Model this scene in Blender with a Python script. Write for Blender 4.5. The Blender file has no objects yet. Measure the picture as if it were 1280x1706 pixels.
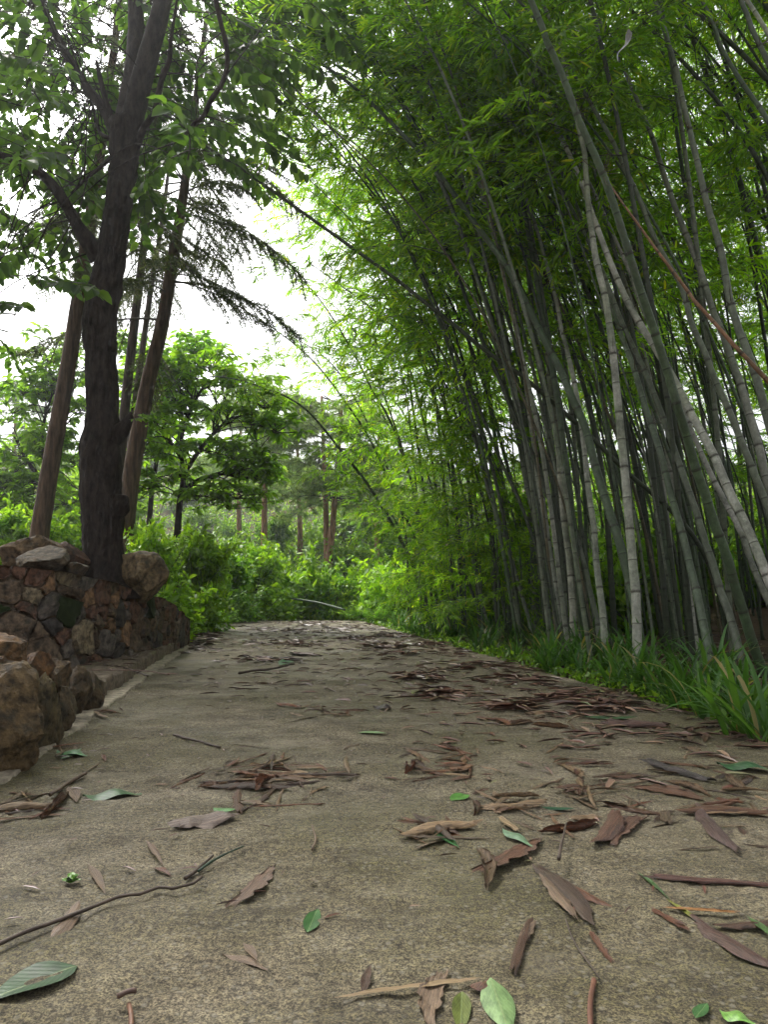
import bpy, bmesh, math
import numpy as np
from mathutils import Vector, Matrix, noise as mnoise

# ------------------------------------------------------------------ scene, camera, sky, sun, exposure
S = bpy.context.scene
SPLIT = True
COL = S.collection
S.render.engine = 'CYCLES'
CY = S.cycles
CY.use_denoising = True; CY.debug_use_spatial_splits = SPLIT
CY.use_adaptive_sampling = True; CY.adaptive_threshold = 0.035
CY.max_bounces = 6; CY.diffuse_bounces = 3; CY.glossy_bounces = 2
CY.transmission_bounces = 4; CY.transparent_max_bounces = 4; CY.volume_bounces = 0
CY.sample_clamp_indirect = 6.0
CY.caustics_reflective = False; CY.caustics_refractive = False

HAZE = 0.0016
FPX = 1232.0; HCAM = 0.60; PITCH = math.atan(136.0 / FPX)
cam_d = bpy.data.cameras.new('camera')
cam_d.sensor_fit = 'VERTICAL'; cam_d.sensor_height = 36.0; cam_d.lens = 36.0 * FPX / 1706.0
cam_d.clip_start = 0.05; cam_d.clip_end = 2000
cam = bpy.data.objects.new('camera', cam_d); COL.objects.link(cam)
cam.location = (0, 0, HCAM); cam.rotation_euler = (math.pi / 2 + PITCH, 0, 0)
S.camera = cam

SUN_EL, SUN_AZ = math.radians(52), math.radians(-38)      # azimuth from +Y, negative = left
W = bpy.data.worlds.new('World'); S.world = W; W.use_nodes = True
wn = W.node_tree; bg = wn.nodes['Background']
sky = wn.nodes.new('ShaderNodeTexSky'); sky.sky_type = 'NISHITA'; sky.sun_disc = False
sky.sun_elevation = SUN_EL; sky.sun_rotation = SUN_AZ
sky.air_density = 1.0; sky.dust_density = 6.0; sky.ozone_density = 1.0
hs = wn.nodes.new('ShaderNodeHueSaturation'); hs.inputs['Saturation'].default_value = 0.12
wn.links.new(sky.outputs[0], hs.inputs['Color']); wn.links.new(hs.outputs[0], bg.inputs[0])
bg.inputs[1].default_value = 0.15
sun_d = bpy.data.lights.new('sun', 'SUN'); sun_d.energy = 1.5; sun_d.angle = math.radians(10); sun_d.color = (1, .95, .86)
sun = bpy.data.objects.new('sun', sun_d); COL.objects.link(sun)
sdir = Vector((math.sin(SUN_AZ) * math.cos(SUN_EL), math.cos(SUN_AZ) * math.cos(SUN_EL), math.sin(SUN_EL)))
sun.rotation_euler = sdir.to_track_quat('Z', 'Y').to_euler()
VS = S.view_settings; VS.view_transform = 'Standard'; VS.look = 'None'; VS.gamma = 1.0; VS.use_curve_mapping = False
VS.exposure = 1.22

# ------------------------------------------------------------------ helpers
rng = np.random.default_rng(11)
def U(a, b, n=None): return rng.uniform(a, b, n)
CP, SP = math.cos(PITCH), math.sin(PITCH)
def at(px, py, Y):
    """point of the place that lies Y metres ahead and shows at pixel (px, py) of the 1280x1706 photograph"""
    u = (px - 640) / FPX; v = (853 - py) / FPX
    t = Y / (CP - v * SP)
    return np.array([u * t, Y, HCAM + (SP + v * CP) * t])
def ground(px, py, z=0.0):
    u = (px - 640) / FPX; v = (853 - py) / FPX
    t = (z - HCAM) / (SP + v * CP)
    return np.array([u * t, (CP - v * SP) * t, z])
def proj(p):
    x, y, z = p[0], p[1], p[2] - HCAM
    d = y * CP + z * SP
    if d < .05: return (-9e3, -9e3)
    return (640 + FPX * x / d, 853 - FPX * (-y * SP + z * CP) / d)
def edgeL(y): return -0.89 - .162 * y
def edgeR(y): return 2.13 - .162 * y
def smooth(a, b, x):
    t = np.clip((np.asarray(x, float) - a) / (b - a), 0, 1); return t * t * (3 - 2 * t)
def crest(y):
    y = np.asarray(y, float)
    return np.where(y < 16, 0, np.where(y < 22, -.012 * (y - 16) ** 2, -.432 - .10 * np.minimum(y - 22, 6)))
def vnoise(x, y, s=0):
    """numpy value noise"""
    x = np.asarray(x, float); y = np.asarray(y, float)
    xi = np.floor(x).astype(np.int64); yi = np.floor(y).astype(np.int64); fx = x - xi; fy = y - yi
    fx = fx * fx * (3 - 2 * fx); fy = fy * fy * (3 - 2 * fy)
    def h(a, b):
        n = (a * 374761393 + b * 668265263 + s * 974711) & 0x7fffffff
        n = ((n ^ (n >> 13)) * 1274126177) & 0x7fffffff
        return ((n ^ (n >> 16)) & 0xffff) / 65535.0
    return (h(xi, yi) * (1 - fx) + h(xi + 1, yi) * fx) * (1 - fy) + (h(xi, yi + 1) * (1 - fx) + h(xi + 1, yi + 1) * fx) * fy
def terrain(x, y):
    x = np.asarray(x, float); y = np.asarray(y, float)
    r = x - (.62 - .162 * y)
    z = crest(y) - .06
    left = smooth(1.7, 4.5, -r) * (.45 + .3 * vnoise(x * .5, y * .5, 1)) * smooth(3, 6, y)
    right = smooth(1.55, 2.2, r) * (.05 + .06 * vnoise(x * 1.3, y * 1.3, 2)) + smooth(3.5, 9, r) * .5
    hill = smooth(21, 64, y + .12 * np.abs(x)) * (9.0 + 3.5 * vnoise(x * .05, y * .05, 3))
    bumps = smooth(1.8, 3, np.abs(r)) * .12 * (vnoise(x * .9, y * .9, 4) - .4)
    return z + left + right + hill + bumps
def T(x, y): return float(terrain(x, y))

def mesh_from(name, V, F, mats=(), mi=None, smooth_=True, attr=None):
    """V (n,3); F list of int arrays (m,3)/(m,4)"""
    me = bpy.data.meshes.new(name)
    V = np.ascontiguousarray(V, dtype=np.float32)
    F = [np.asarray(f, dtype=np.int32) for f in F if len(f)]
    me.vertices.add(len(V)); me.vertices.foreach_set('co', V.ravel())
    lv = np.concatenate([f.ravel() for f in F]); tot = np.concatenate([np.full(len(f), f.shape[1], np.int32) for f in F])
    me.loops.add(len(lv)); me.loops.foreach_set('vertex_index', lv)
    me.polygons.add(len(tot))
    st = np.concatenate([[0], np.cumsum(tot)[:-1]]).astype(np.int32)
    me.polygons.foreach_set('loop_start', st)
    if mi is not None: me.polygons.foreach_set('material_index', np.asarray(mi, np.int32))
    if smooth_: me.polygons.foreach_set('use_smooth', np.ones(len(tot), bool))
    for k, a in (attr or {}).items():
        at_ = me.attributes.new(k, 'FLOAT', 'POINT'); at_.data.foreach_set('value', np.asarray(a, np.float32))
    for m in mats: me.materials.append(m)
    me.update(calc_edges=True); me.validate()
    return me
def add(name, me, parent=None, loc=None, color=None):
    o = bpy.data.objects.new(name, me); COL.objects.link(o)
    if parent is not None: o.parent = parent
    if loc is not None: o.location = loc
    if color is not None: o.color = (*color, 1)
    return o
def tag(o, label=None, cat=None, group=None, kind=None):
    if label: o['label'] = label
    if cat: o['category'] = cat
    if group: o['group'] = group
    if kind: o['kind'] = kind
    return o
def thing(name, label, cat, loc=(0, 0, 0), group=None):
    o = bpy.data.objects.new(name, None); COL.objects.link(o); o.location = loc; o.empty_display_size = .1
    return tag(o, label, cat, group)
def rot_m(az, el, roll=0):
    """local +X points to azimuth az / elevation el"""
    return Matrix.Rotation(az, 4, 'Z') @ Matrix.Rotation(-el, 4, 'Y') @ Matrix.Rotation(roll, 4, 'X')
def place(o, loc, az, el, roll, sc):
    m = Matrix.Translation(Vector(loc)) @ rot_m(az, el, roll)
    s = sc if hasattr(sc, '__len__') else (sc, sc, sc)
    o.matrix_local = m @ Matrix.Diagonal((*s, 1))

def catmull(P, step=.06):
    P = np.asarray(P, float); Q = np.vstack([2 * P[0] - P[1], P, 2 * P[-1] - P[-2]]); out = []
    for i in range(1, len(Q) - 2):
        n = max(2, int(np.linalg.norm(Q[i + 1] - Q[i]) / step))
        t = np.linspace(0, 1, n, endpoint=False)[:, None]
        a, b, c, d = Q[i - 1], Q[i], Q[i + 1], Q[i + 2]
        out.append(.5 * (2 * b + (c - a) * t + (2 * a - 5 * b + 4 * c - d) * t ** 2 + (3 * b - a - 3 * c + d) * t ** 3))
    out.append(P[-1:]); return np.vstack(out)
def resample(P, svals):
    d = np.concatenate([[0], np.cumsum(np.linalg.norm(np.diff(P, axis=0), axis=1))])
    return np.stack([np.interp(svals, d, P[:, k]) for k in range(3)], 1)
def length(P): return float(np.linalg.norm(np.diff(P, axis=0), axis=1).sum())
def tube(P, R, n=8, cap=True, nz=0, nzs=3.0):
    """swept tube; returns V, [quads, tris]"""
    P = np.asarray(P, float); R = np.asarray(R, float); m = len(P)
    tg = np.gradient(P, axis=0); tg /= np.linalg.norm(tg, axis=1)[:, None] + 1e-9
    ref = np.array([0, 0, 1.]) if abs(tg[0][2]) < .8 else np.array([0, 1., 0])
    u = np.cross(ref, tg[0]); u /= np.linalg.norm(u); Us = [u]
    for i in range(1, m):
        u = Us[-1] - tg[i] * np.dot(Us[-1], tg[i]); Us.append(u / (np.linalg.norm(u) + 1e-9))
    Us = np.array(Us); Vs = np.cross(tg, Us)
    a = np.linspace(0, 2 * np.pi, n, endpoint=False)
    RR = np.repeat(R[:, None], n, 1)
    D = np.cos(a)[None, :, None] * Us[:, None] + np.sin(a)[None, :, None] * Vs[:, None]
    if nz:
        for i in range(m):
            for j in range(n):
                q = Vector(P[i] + D[i, j] * R[i])
                RR[i, j] *= 1 + nz * (mnoise.fractal(q * nzs, 1.0, 2.0, 3) * .7)
    V = (P[:, None] + D * RR[:, :, None]).reshape(-1, 3)
    i = np.arange(m - 1)[:, None] * n; j = np.arange(n)[None]; j2 = (j + 1) % n
    Q = np.stack([i + j, i + j2, i + n + j2, i + n + j], -1).reshape(-1, 4)
    Tr = np.zeros((0, 3), int)
    if cap:
        V = np.vstack([V, P[-1:], P[:1]]); k = len(V)
        b = (m - 1) * n
        Tr = np.vstack([np.stack([b + j[0], b + j2[0], np.full(n, k - 2)], 1), np.stack([j2[0], j[0], np.full(n, k - 1)], 1)])
    return V, [Q, Tr]
def merge(parts):
    """parts: list of (V, [F...]) -> V, F"""
    Vs, Fs, o = [], {}, 0
    for V, F in parts:
        Vs.append(V)
        for f in F:
            f = np.asarray(f)
            if len(f): Fs.setdefault(f.shape[1], []).append(f + o)
        o += len(V)
    return np.vstack(Vs), [np.vstack(v) for v in Fs.values()]
def nrm(a): return a / (np.linalg.norm(a, axis=-1, keepdims=True) + 1e-9)

# leaf templates: x along (0..1), half widths, droop
def leaf_tpl(xs, ws, droop=.15, fold=.25):
    V = []; F3 = []; F4 = []; rows = []
    for x, w in zip(xs, ws):
        z = -droop * x * x
        if w == 0: rows.append([len(V)]); V.append((x, 0, z))
        else:
            rows.append([len(V), len(V) + 1, len(V) + 2]); V += [(x, -w, z + fold * w), (x, 0, z), (x, w, z + fold * w)]
    for a, b in zip(rows, rows[1:]):
        if len(a) == 1 and len(b) == 3: F3 += [(a[0], b[0], b[1]), (a[0], b[1], b[2])]
        elif len(a) == 3 and len(b) == 1: F3 += [(a[0], b[0], a[1]), (a[1], b[0], a[2])]
        else: F4 += [(a[0], b[0], b[1], a[1]), (a[1], b[1], b[2], a[2])]
    return np.array(V, float), np.array(F3, int).reshape(-1, 3), np.array(F4, int).reshape(-1, 4)
def leaf_tpl_flat(xs, ws, droop=.15):
    V = []; F3 = []; F4 = []; rows = []
    for x, w in zip(xs, ws):
        z = -droop * x * x
        if w == 0: rows.append([len(V)]); V.append((x, 0, z))
        else: rows.append([len(V), len(V) + 1]); V += [(x, -w, z), (x, w, z)]
    for a, b in zip(rows, rows[1:]):
        if len(a) == 1: F3.append((a[0], b[0], b[1]))
        elif len(b) == 1: F3.append((a[0], b[0], a[1]))
        else: F4.append((a[0], b[0], b[1], a[1]))
    return np.array(V, float), np.array(F3, int).reshape(-1, 3), np.array(F4, int).reshape(-1, 4)
TPL_BAMBOO = leaf_tpl_flat([0, .18, .6, 1], [0, .5, .42, 0], .18)
TPL_OVATE = leaf_tpl([0, .15, .42, .75, 1], [0, .36, .5, .34, 0], .2, .25)
TPL_LANCE = leaf_tpl([0, .3, .65, 1], [0, .42, .5, 0], .25, .3)
TPL_SMALL = leaf_tpl_flat([0, .4, 1], [0, .5, 0], .1)
TPL_NEEDLE = (np.array([(0, -.5, 0), (0, .5, 0), (1, 0, 0)], float), np.array([[0, 1, 2]]), np.zeros((0, 4), int))
def leaves(P, D, N, L, Wd, tpl):
    """many leaves at once: positions, directions, normals, lengths, widths"""
    P = np.asarray(P, float); D = nrm(np.asarray(D, float)); N = np.asarray(N, float)
    B = nrm(np.cross(N, D)); N = np.cross(D, B)
    L = np.broadcast_to(L, len(P)); Wd = np.broadcast_to(Wd, len(P))
    tv, f3, f4 = tpl; k = len(tv)
    V = P[:, None] + tv[None, :, 0:1] * (D * L[:, None])[:, None] + tv[None, :, 1:2] * (B * Wd[:, None])[:, None] + tv[None, :, 2:3] * (N * L[:, None])[:, None]
    o = (np.arange(len(P)) * k)[:, None, None]
    return V.reshape(-1, 3), [(f3[None] + o).reshape(-1, 3), (f4[None] + o).reshape(-1, 4)]
def twomat(A, B, mats, name):
    """mesh of two material slots: A (leaves) slot 0, B (wood) slot 1"""
    VA, FA = A; VB, FB = B
    F, mi = [], []
    for f in FA:
        if len(f): F.append(f); mi.append(np.zeros(len(f), int))
    for f in FB:
        if len(f): F.append(f + len(VA)); mi.append(np.ones(len(f), int))
    return mesh_from(name, np.vstack([VA, VB]), F, mats, np.concatenate(mi))

# ------------------------------------------------------------------ materials
def newmat(name):
    m = bpy.data.materials.new(name); m.use_nodes = True; nt = m.node_tree
    return m, nt, nt.nodes['Principled BSDF'], nt.nodes['Material Output']
def nd(nt, t, **kw):
    n = nt.nodes.new(t)
    for k, v in kw.items(): setattr(n, k, v)
    return n
def ramp(nt, fac, stops):
    r = nd(nt, 'ShaderNodeValToRGB'); e = r.color_ramp.elements
    while len(e) < len(stops): e.new(.5)
    for q, (p, c) in zip(e, stops): q.position = p; q.color = (*c, 1) if len(c) == 3 else c
    nt.links.new(fac, r.inputs[0]); return r.outputs[0]
def mixc(nt, a, b, fac, mode='MIX'):
    m = nd(nt, 'ShaderNodeMix', data_type='RGBA', blend_type=mode)
    for s, v in ((m.inputs[0], fac), (m.inputs[6], a), (m.inputs[7], b)):
        if hasattr(v, 'links') or hasattr(v, 'is_output'): nt.links.new(v, s)
        else: s.default_value = v if not isinstance(v, tuple) else (*v, 1)
    return m.outputs[2]
def tex(nt, scale, detail=6, rough=.6, coord='Object', sc=None, kind='ShaderNodeTexNoise'):
    c = nd(nt, 'ShaderNodeTexCoord'); n = nd(nt, kind)
    n.inputs['Scale'].default_value = scale
    if kind == 'ShaderNodeTexNoise': n.inputs['Detail'].default_value = detail; n.inputs['Roughness'].default_value = rough
    src = c.outputs[coord]
    if sc:
        mp = nd(nt, 'ShaderNodeMapping'); mp.inputs['Scale'].default_value = sc; nt.links.new(src, mp.inputs[0]); src = mp.outputs[0]
    nt.links.new(src, n.inputs['Vector']); return n.outputs[0]
def bump(nt, bsdf, h, strength, dist, prev=None):
    b = nd(nt, 'ShaderNodeBump'); b.inputs['Strength'].default_value = strength; b.inputs['Distance'].default_value = dist
    nt.links.new(h, b.inputs['Height'])
    if prev: nt.links.new(prev, b.inputs['Normal'])
    nt.links.new(b.outputs[0], bsdf.inputs['Normal']); return b.outputs[0]
def leafmat(name, stops, trans=.45, rough=.42, tcol=1.5, spec=.4):
    """leaf colour varies from leaf to leaf and by the plant's own tint; light passes through the blade"""
    m, nt, b, out = newmat(name)
    g = nd(nt, 'ShaderNodeNewGeometry'); oi = nd(nt, 'ShaderNodeObjectInfo')
    c = ramp(nt, g.outputs['Random Per Island'], stops)
    c = mixc(nt, c, oi.outputs['Color'], 1.0, 'MULTIPLY')
    nt.links.new(c, b.inputs['Base Color']); b.inputs['Roughness'].default_value = rough
    b.inputs['Specular IOR Level'].default_value = spec
    t = nd(nt, 'ShaderNodeBsdfTranslucent')
    tc = mixc(nt, c, (tcol * 1.15, tcol * 1.13, tcol * .45), 1.0, 'MULTIPLY'); nt.links.new(tc, t.inputs['Color'])
    mx = nd(nt, 'ShaderNodeMixShader'); mx.inputs[0].default_value = trans
    nt.links.new(b.outputs[0], mx.inputs[1]); nt.links.new(t.outputs[0], mx.inputs[2]); nt.links.new(mx.outputs[0], out.inputs['Surface'])
    return m
def tinted(name, rough=.7, nscale=8, amt=.5, bmp=.4, bd=.01, sc=None, spec=.35, dark=.35, extra=None, extra2=None):
    """object-colour surface with noise mottling and relief"""
    m, nt, b, out = newmat(name)
    oi = nd(nt, 'ShaderNodeObjectInfo')
    n = tex(nt, nscale, 8, .65, sc=sc)
    v = ramp(nt, n, [(.37, (dark,) * 3), (.5, (.85,) * 3), (.64, (1.5,) * 3)])
    c = mixc(nt, oi.outputs['Color'], v, amt, 'MULTIPLY')
    for extra in [e for e in (extra, extra2) if e]:
        n2 = tex(nt, extra[0], 7, .68); f = ramp(nt, n2, [(extra[2], (0,) * 3), (extra[2] + .12, (1,) * 3)])
        c = mixc(nt, c, extra[1], f)
    nt.links.new(c, b.inputs['Base Color']); b.inputs['Roughness'].default_value = rough
    b.inputs['Specular IOR Level'].default_value = spec
    pr = bump(nt, b, n, bmp, bd)
    n3 = tex(nt, nscale * 5.5, 6, .7, sc=sc); bump(nt, b, n3, min(1, bmp * .8), bd * .3, pr)
    return m
M = {}
M['bamboo_leaf'] = leafmat('bamboo_leaf', [(0, (.05, .12, .009)), (.5, (.095, .195, .011)), (.86, (.145, .25, .014)), (.985, (.18, .25, .02)), (1, (.42, .28, .03))], .6, .5, 2.3, .25)
M['tree_leaf'] = leafmat('tree_leaf', [(0, (.03, .07, .016)), (.6, (.055, .115, .022)), (1, (.10, .18, .03))], .55, .42, 2.0)
M['shrub_leaf'] = leafmat('shrub_leaf', [(0, (.05, .12, .012)), (.5, (.10, .21, .02)), (1, (.17, .29, .03))], .42, .42, 1.6)
M['dark_leaf'] = leafmat('dark_leaf', [(0, (.045, .095, .018)), (.6, (.08, .155, .025)), (1, (.13, .23, .035))], .55, .4, 2.0)
M['needle'] = leafmat('needle', [(0, (.035, .05, .03)), (.6, (.05, .075, .042)), (1, (.09, .10, .055))], .5, .6, 1.7, .2)
M['strap_leaf'] = leafmat('strap_leaf', [(0, (.03, .08, .02)), (.6, (.055, .13, .025)), (.94, (.09, .16, .035)), (.98, (.24, .22, .09)), (1, (.22, .15, .07))], .42, .42, 1.6, .35)
def green_leaf_mat():
    m, nt, b, out = newmat('fallen_green'); oi = nd(nt, 'ShaderNodeObjectInfo'); tc = nd(nt, 'ShaderNodeTexCoord'); sp = nd(nt, 'ShaderNodeSeparateXYZ'); nt.links.new(tc.outputs['Object'], sp.inputs[0])
    ab = nd(nt, 'ShaderNodeMath', operation='ABSOLUTE'); nt.links.new(sp.outputs[1], ab.inputs[0])
    c = mixc(nt, oi.outputs['Color'], ramp(nt, tex(nt, 5, 6, .65), [(.36, (.5, .5, .45)), (.62, (1.25, 1.2, 1.1))]), .9, 'MULTIPLY')
    rib = ramp(nt, ab.outputs[0], [(.012, (1,) * 3), (.03, (0,) * 3)]); ribm = nd(nt, 'ShaderNodeMath', operation='MULTIPLY'); nt.links.new(rib, ribm.inputs[0]); ribm.inputs[1].default_value = .6
    c = mixc(nt, c, (.16, .20, .09), ribm.outputs[0])
    ad = nd(nt, 'ShaderNodeMath', operation='MULTIPLY_ADD'); nt.links.new(ab.outputs[0], ad.inputs[0]); ad.inputs[1].default_value = -.7; nt.links.new(sp.outputs[0], ad.inputs[2]); si = nd(nt, 'ShaderNodeMath', operation='MULTIPLY'); nt.links.new(ad.outputs[0], si.inputs[0]); si.inputs[1].default_value = 62; sn = nd(nt, 'ShaderNodeMath', operation='SINE'); nt.links.new(si.outputs[0], sn.inputs[0])
    c = mixc(nt, c, (.9, .95, .8), ramp(nt, sn.outputs[0], [(.8, (0,) * 3), (1, (.035,) * 3)]))
    c = mixc(nt, c, (.06, .04, .02), ramp(nt, tex(nt, 9, 5, .7), [(.64, (0,) * 3), (.7, (.8,) * 3)]))
    nt.links.new(c, b.inputs['Base Color']); b.inputs['Roughness'].default_value = .42; b.inputs['Specular IOR Level'].default_value = .3
    bump(nt, b, sn.outputs[0], .05, .004); return m
M['fallen_green'] = green_leaf_mat()
def twigmat():
    m, nt, b, out = newmat('twig'); b.inputs['Base Color'].default_value = (.04, .036, .02, 1); b.inputs['Roughness'].default_value = .7; return m
M['twig'] = twigmat()
M['bark'] = tinted('bark', .82, 20, .85, 1.0, .035, (1, 1, .4), .15, .25, (2.6, (.03, .038, .018), .6))
M['fir_bark'] = tinted('fir_bark', .8, 22, .9, 1.0, .03, (1, 1, .14), .25, .3, (1.6, (.10, .075, .05), .55))
M['stone'] = tinted('stone', .75, 22, .95, 1.0, .02, None, .35, .22, (4.5, (.035, .032, .022), .54), (3.1, (.15, .09, .04), .6))
M['moss_stone'] = tinted('moss_stone', .85, 18, .6, .7, .015, None, .2, .4)
M['mortar'] = tinted('mortar', .9, 26, .7, .7, .012, None, .2, .35)
M['litter'] = tinted('litter', .36, 7, .9, .6, .03, (.3, 3.2, 1), .5, .3, (3.0, (.045, .03, .024), .6))
M['stick'] = tinted('stick', .6, 25, .6, .4, .003, None, .35, .45)
def culm_mat():
    m, nt, b, out = newmat('bamboo_culm')
    oi = nd(nt, 'ShaderNodeObjectInfo'); a = nd(nt, 'ShaderNodeAttribute', attribute_name='node_dist')
    n = tex(nt, 9, 6, .65, sc=(1, 1, .45)); n2 = tex(nt, 60, 3, .6, sc=(1, 1, .12))
    c = mixc(nt, oi.outputs['Color'], ramp(nt, n, [(.3, (.62, .64, .58)), (.7, (1.25, 1.22, 1.15))]), .85, 'MULTIPLY')
    c = mixc(nt, c, ramp(nt, n2, [(.35, (.75, .75, .72)), (.65, (1.1, 1.1, 1.1))]), .5, 'MULTIPLY')
    # dark scar at the node, pale wax bloom just below it (colour of the stem itself)
    band = ramp(nt, a.outputs['Fac'], [(0, (.55, .55, .55)), (.40, (1.0, 1.0, 1.0)), (.455, (1.25, 1.25, 1.25)), (.478, (1.2, 1.2, 1.2)), (.488, (.2, .18, .15)), (.512, (.22, .2, .16)), (.53, (.8, .8, .78)), (.6, (1, 1, 1)), (1, (1, 1, 1))])
    c = mixc(nt, c, band, .85, 'MULTIPLY')
    a2 = nd(nt, 'ShaderNodeAttribute', attribute_name='segment'); c = mixc(nt, c, ramp(nt, a2.outputs['Fac'], [(0, (.6, .66, .5)), (.5, (.95, .97, .9)), (1, (1.15, 1.12, 1.1))]), .9, 'MULTIPLY')
    n4 = tex(nt, 5, 8, .72); c = mixc(nt, c, (.05, .055, .035), ramp(nt, n4, [(.52, (0,) * 3), (.68, (.75,) * 3)]))
    n5 = tex(nt, 30, 6, .7); c = mixc(nt, c, ramp(nt, n5, [(.38, (.6,) * 3), (.6, (1.15,) * 3)]), .7, 'MULTIPLY')
    nt.links.new(c, b.inputs['Base Color']); b.inputs['Roughness'].default_value = .5; b.inputs['Specular IOR Level'].default_value = .35
    bump(nt, b, n2, .15, .004); return m
M['culm'] = culm_mat()
def road_mat():
    m, nt, b, out = newmat('concrete_road')
    big = tex(nt, .9, 5, .6); mid = tex(nt, 5, 7, .65); fine = tex(nt, 90, 8, .75); grit = tex(nt, 260, 3, .7)
    broom = tex(nt, 1, 5, .6, sc=(2.2, 46, 1))
    c = ramp(nt, mid, [(.34, (.10, .082, .052)), (.5, (.175, .147, .098)), (.66, (.27, .235, .165))])
    moss = ramp(nt, big, [(.40, (0,) * 3), (.60, (1,) * 3)])
    mm = nd(nt, 'ShaderNodeMath', operation='MULTIPLY'); nt.links.new(moss, mm.inputs[0])
    nt.links.new(ramp(nt, fine, [(.35, (.2,) * 3), (.6, (.95,) * 3)]), mm.inputs[1])
    c = mixc(nt, c, (.088, .08, .026), mm.outputs[0])
    c = mixc(nt, c, ramp(nt, fine, [(.40, (.2, .18, .15)), (.49, (.85, .85, .85)), (.60, (1.6, 1.58, 1.5))]), .75, 'MULTIPLY')
    c = mixc(nt, c, ramp(nt, grit, [(.42, (.35, .34, .32)), (.58, (1.7, 1.68, 1.62))]), .9, 'MULTIPLY')
    c = mixc(nt, c, ramp(nt, broom, [(.35, (.72, .71, .68)), (.6, (1.1, 1.1, 1.1))]), .6, 'MULTIPLY')
    stain = ramp(nt, tex(nt, 2.6, 7, .7), [(.52, (1, 1, 1)), (.66, (.55, .52, .48))]); c = mixc(nt, c, stain, .9, 'MULTIPLY'); c = mixc(nt, c, (.31, .265, .19), ramp(nt, tex(nt, 1.3, 8, .72, sc=(1, 1.7, 1)), [(.56, (0,) * 3), (.7, (.55,) * 3)]))
    grain = nd(nt, 'ShaderNodeTexVoronoi'); grain.inputs['Scale'].default_value = 75; tc_ = nd(nt, 'ShaderNodeTexCoord'); nt.links.new(tc_.outputs['Object'], grain.inputs['Vector'])
    gsel = ramp(nt, grain.outputs['Color'], [(.55, (0,) * 3), (.72, (1,) * 3)]); gd = ramp(nt, grain.outputs['Distance'], [(.25, (1,) * 3), (.45, (0,) * 3)]); gm = nd(nt, 'ShaderNodeMath', operation='MULTIPLY'); nt.links.new(gsel, gm.inputs[0]); nt.links.new(gd, gm.inputs[1])
    gm2 = nd(nt, 'ShaderNodeMath', operation='MULTIPLY'); nt.links.new(gm.outputs[0], gm2.inputs[0]); gm2.inputs[1].default_value = .45; c = mixc(nt, c, (.30, .28, .22), gm2.outputs[0])
    pit = tex(nt, 22, 6, .75); c = mixc(nt, c, (.03, .026, .018), ramp(nt, pit, [(.62, (0,) * 3), (.72, (.9,) * 3)]))
    nt.links.new(c, b.inputs['Base Color'])
    wet = ramp(nt, tex(nt, 1.7, 5, .6), [(.45, (.85,) * 3), (.68, (.48,) * 3)]); nt.links.new(wet, b.inputs['Roughness'])
    b.inputs['Specular IOR Level'].default_value = .4
    p = bump(nt, b, broom, .4, .014); p = bump(nt, b, fine, 1.0, .012, p); bump(nt, b, grit, .9, .004, p)
    return m
M['road'] = road_mat()
def soil_mat(name, a, c2, g):
    m, nt, b, out = newmat(name)
    n = tex(nt, 1.2, 8, .65); f = tex(nt, 16, 6, .7)
    c = ramp(nt, n, [(.35, a), (.55, c2), (.7, g)])
    c = mixc(nt, c, ramp(nt, f, [(.3, (.45,) * 3), (.7, (1.3,) * 3)]), .8, 'MULTIPLY')
    nt.links.new(c, b.inputs['Base Color']); b.inputs['Roughness'].default_value = .95; b.inputs['Specular IOR Level'].default_value = .15
    bump(nt, b, f, .9, .04); return m
M['soil'] = soil_mat('soil', (.055, .038, .025), (.09, .06, .038), (.05, .055, .022))
M['hill'] = soil_mat('hillside', (.13, .065, .04), (.055, .085, .024), (.07, .12, .03))

# ------------------------------------------------------------------ the setting: ground sheet, road, kerb
def grid(xs, ys, fz):
    X, Y = np.meshgrid(xs, ys); Z = fz(X, Y); n, m = X.shape
    V = np.stack([X, Y, Z], -1).reshape(-1, 3)
    i = (np.arange(n - 1)[:, None] * m + np.arange(m - 1)[None]).reshape(-1)
    return V, [np.stack([i, i + 1, i + 1 + m, i + m], 1)]
xs = np.unique(np.concatenate([np.linspace(-180, -30, 24), np.linspace(-30, -8, 45), np.linspace(-8, 9, 115), np.linspace(9, 30, 40), np.linspace(30, 180, 24)]))
ys = np.unique(np.concatenate([np.linspace(-60, -4, 20), np.linspace(-4, 22, 160), np.linspace(22, 90, 90), np.linspace(90, 260, 30)]))
V, F = grid(xs, ys, terrain)
me = mesh_from('ground', V, F, [M['soil'], M['hill']], (V[F[0][:, 0], 1] > 19).astype(int))
tag(add('ground', me), kind='structure')

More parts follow.
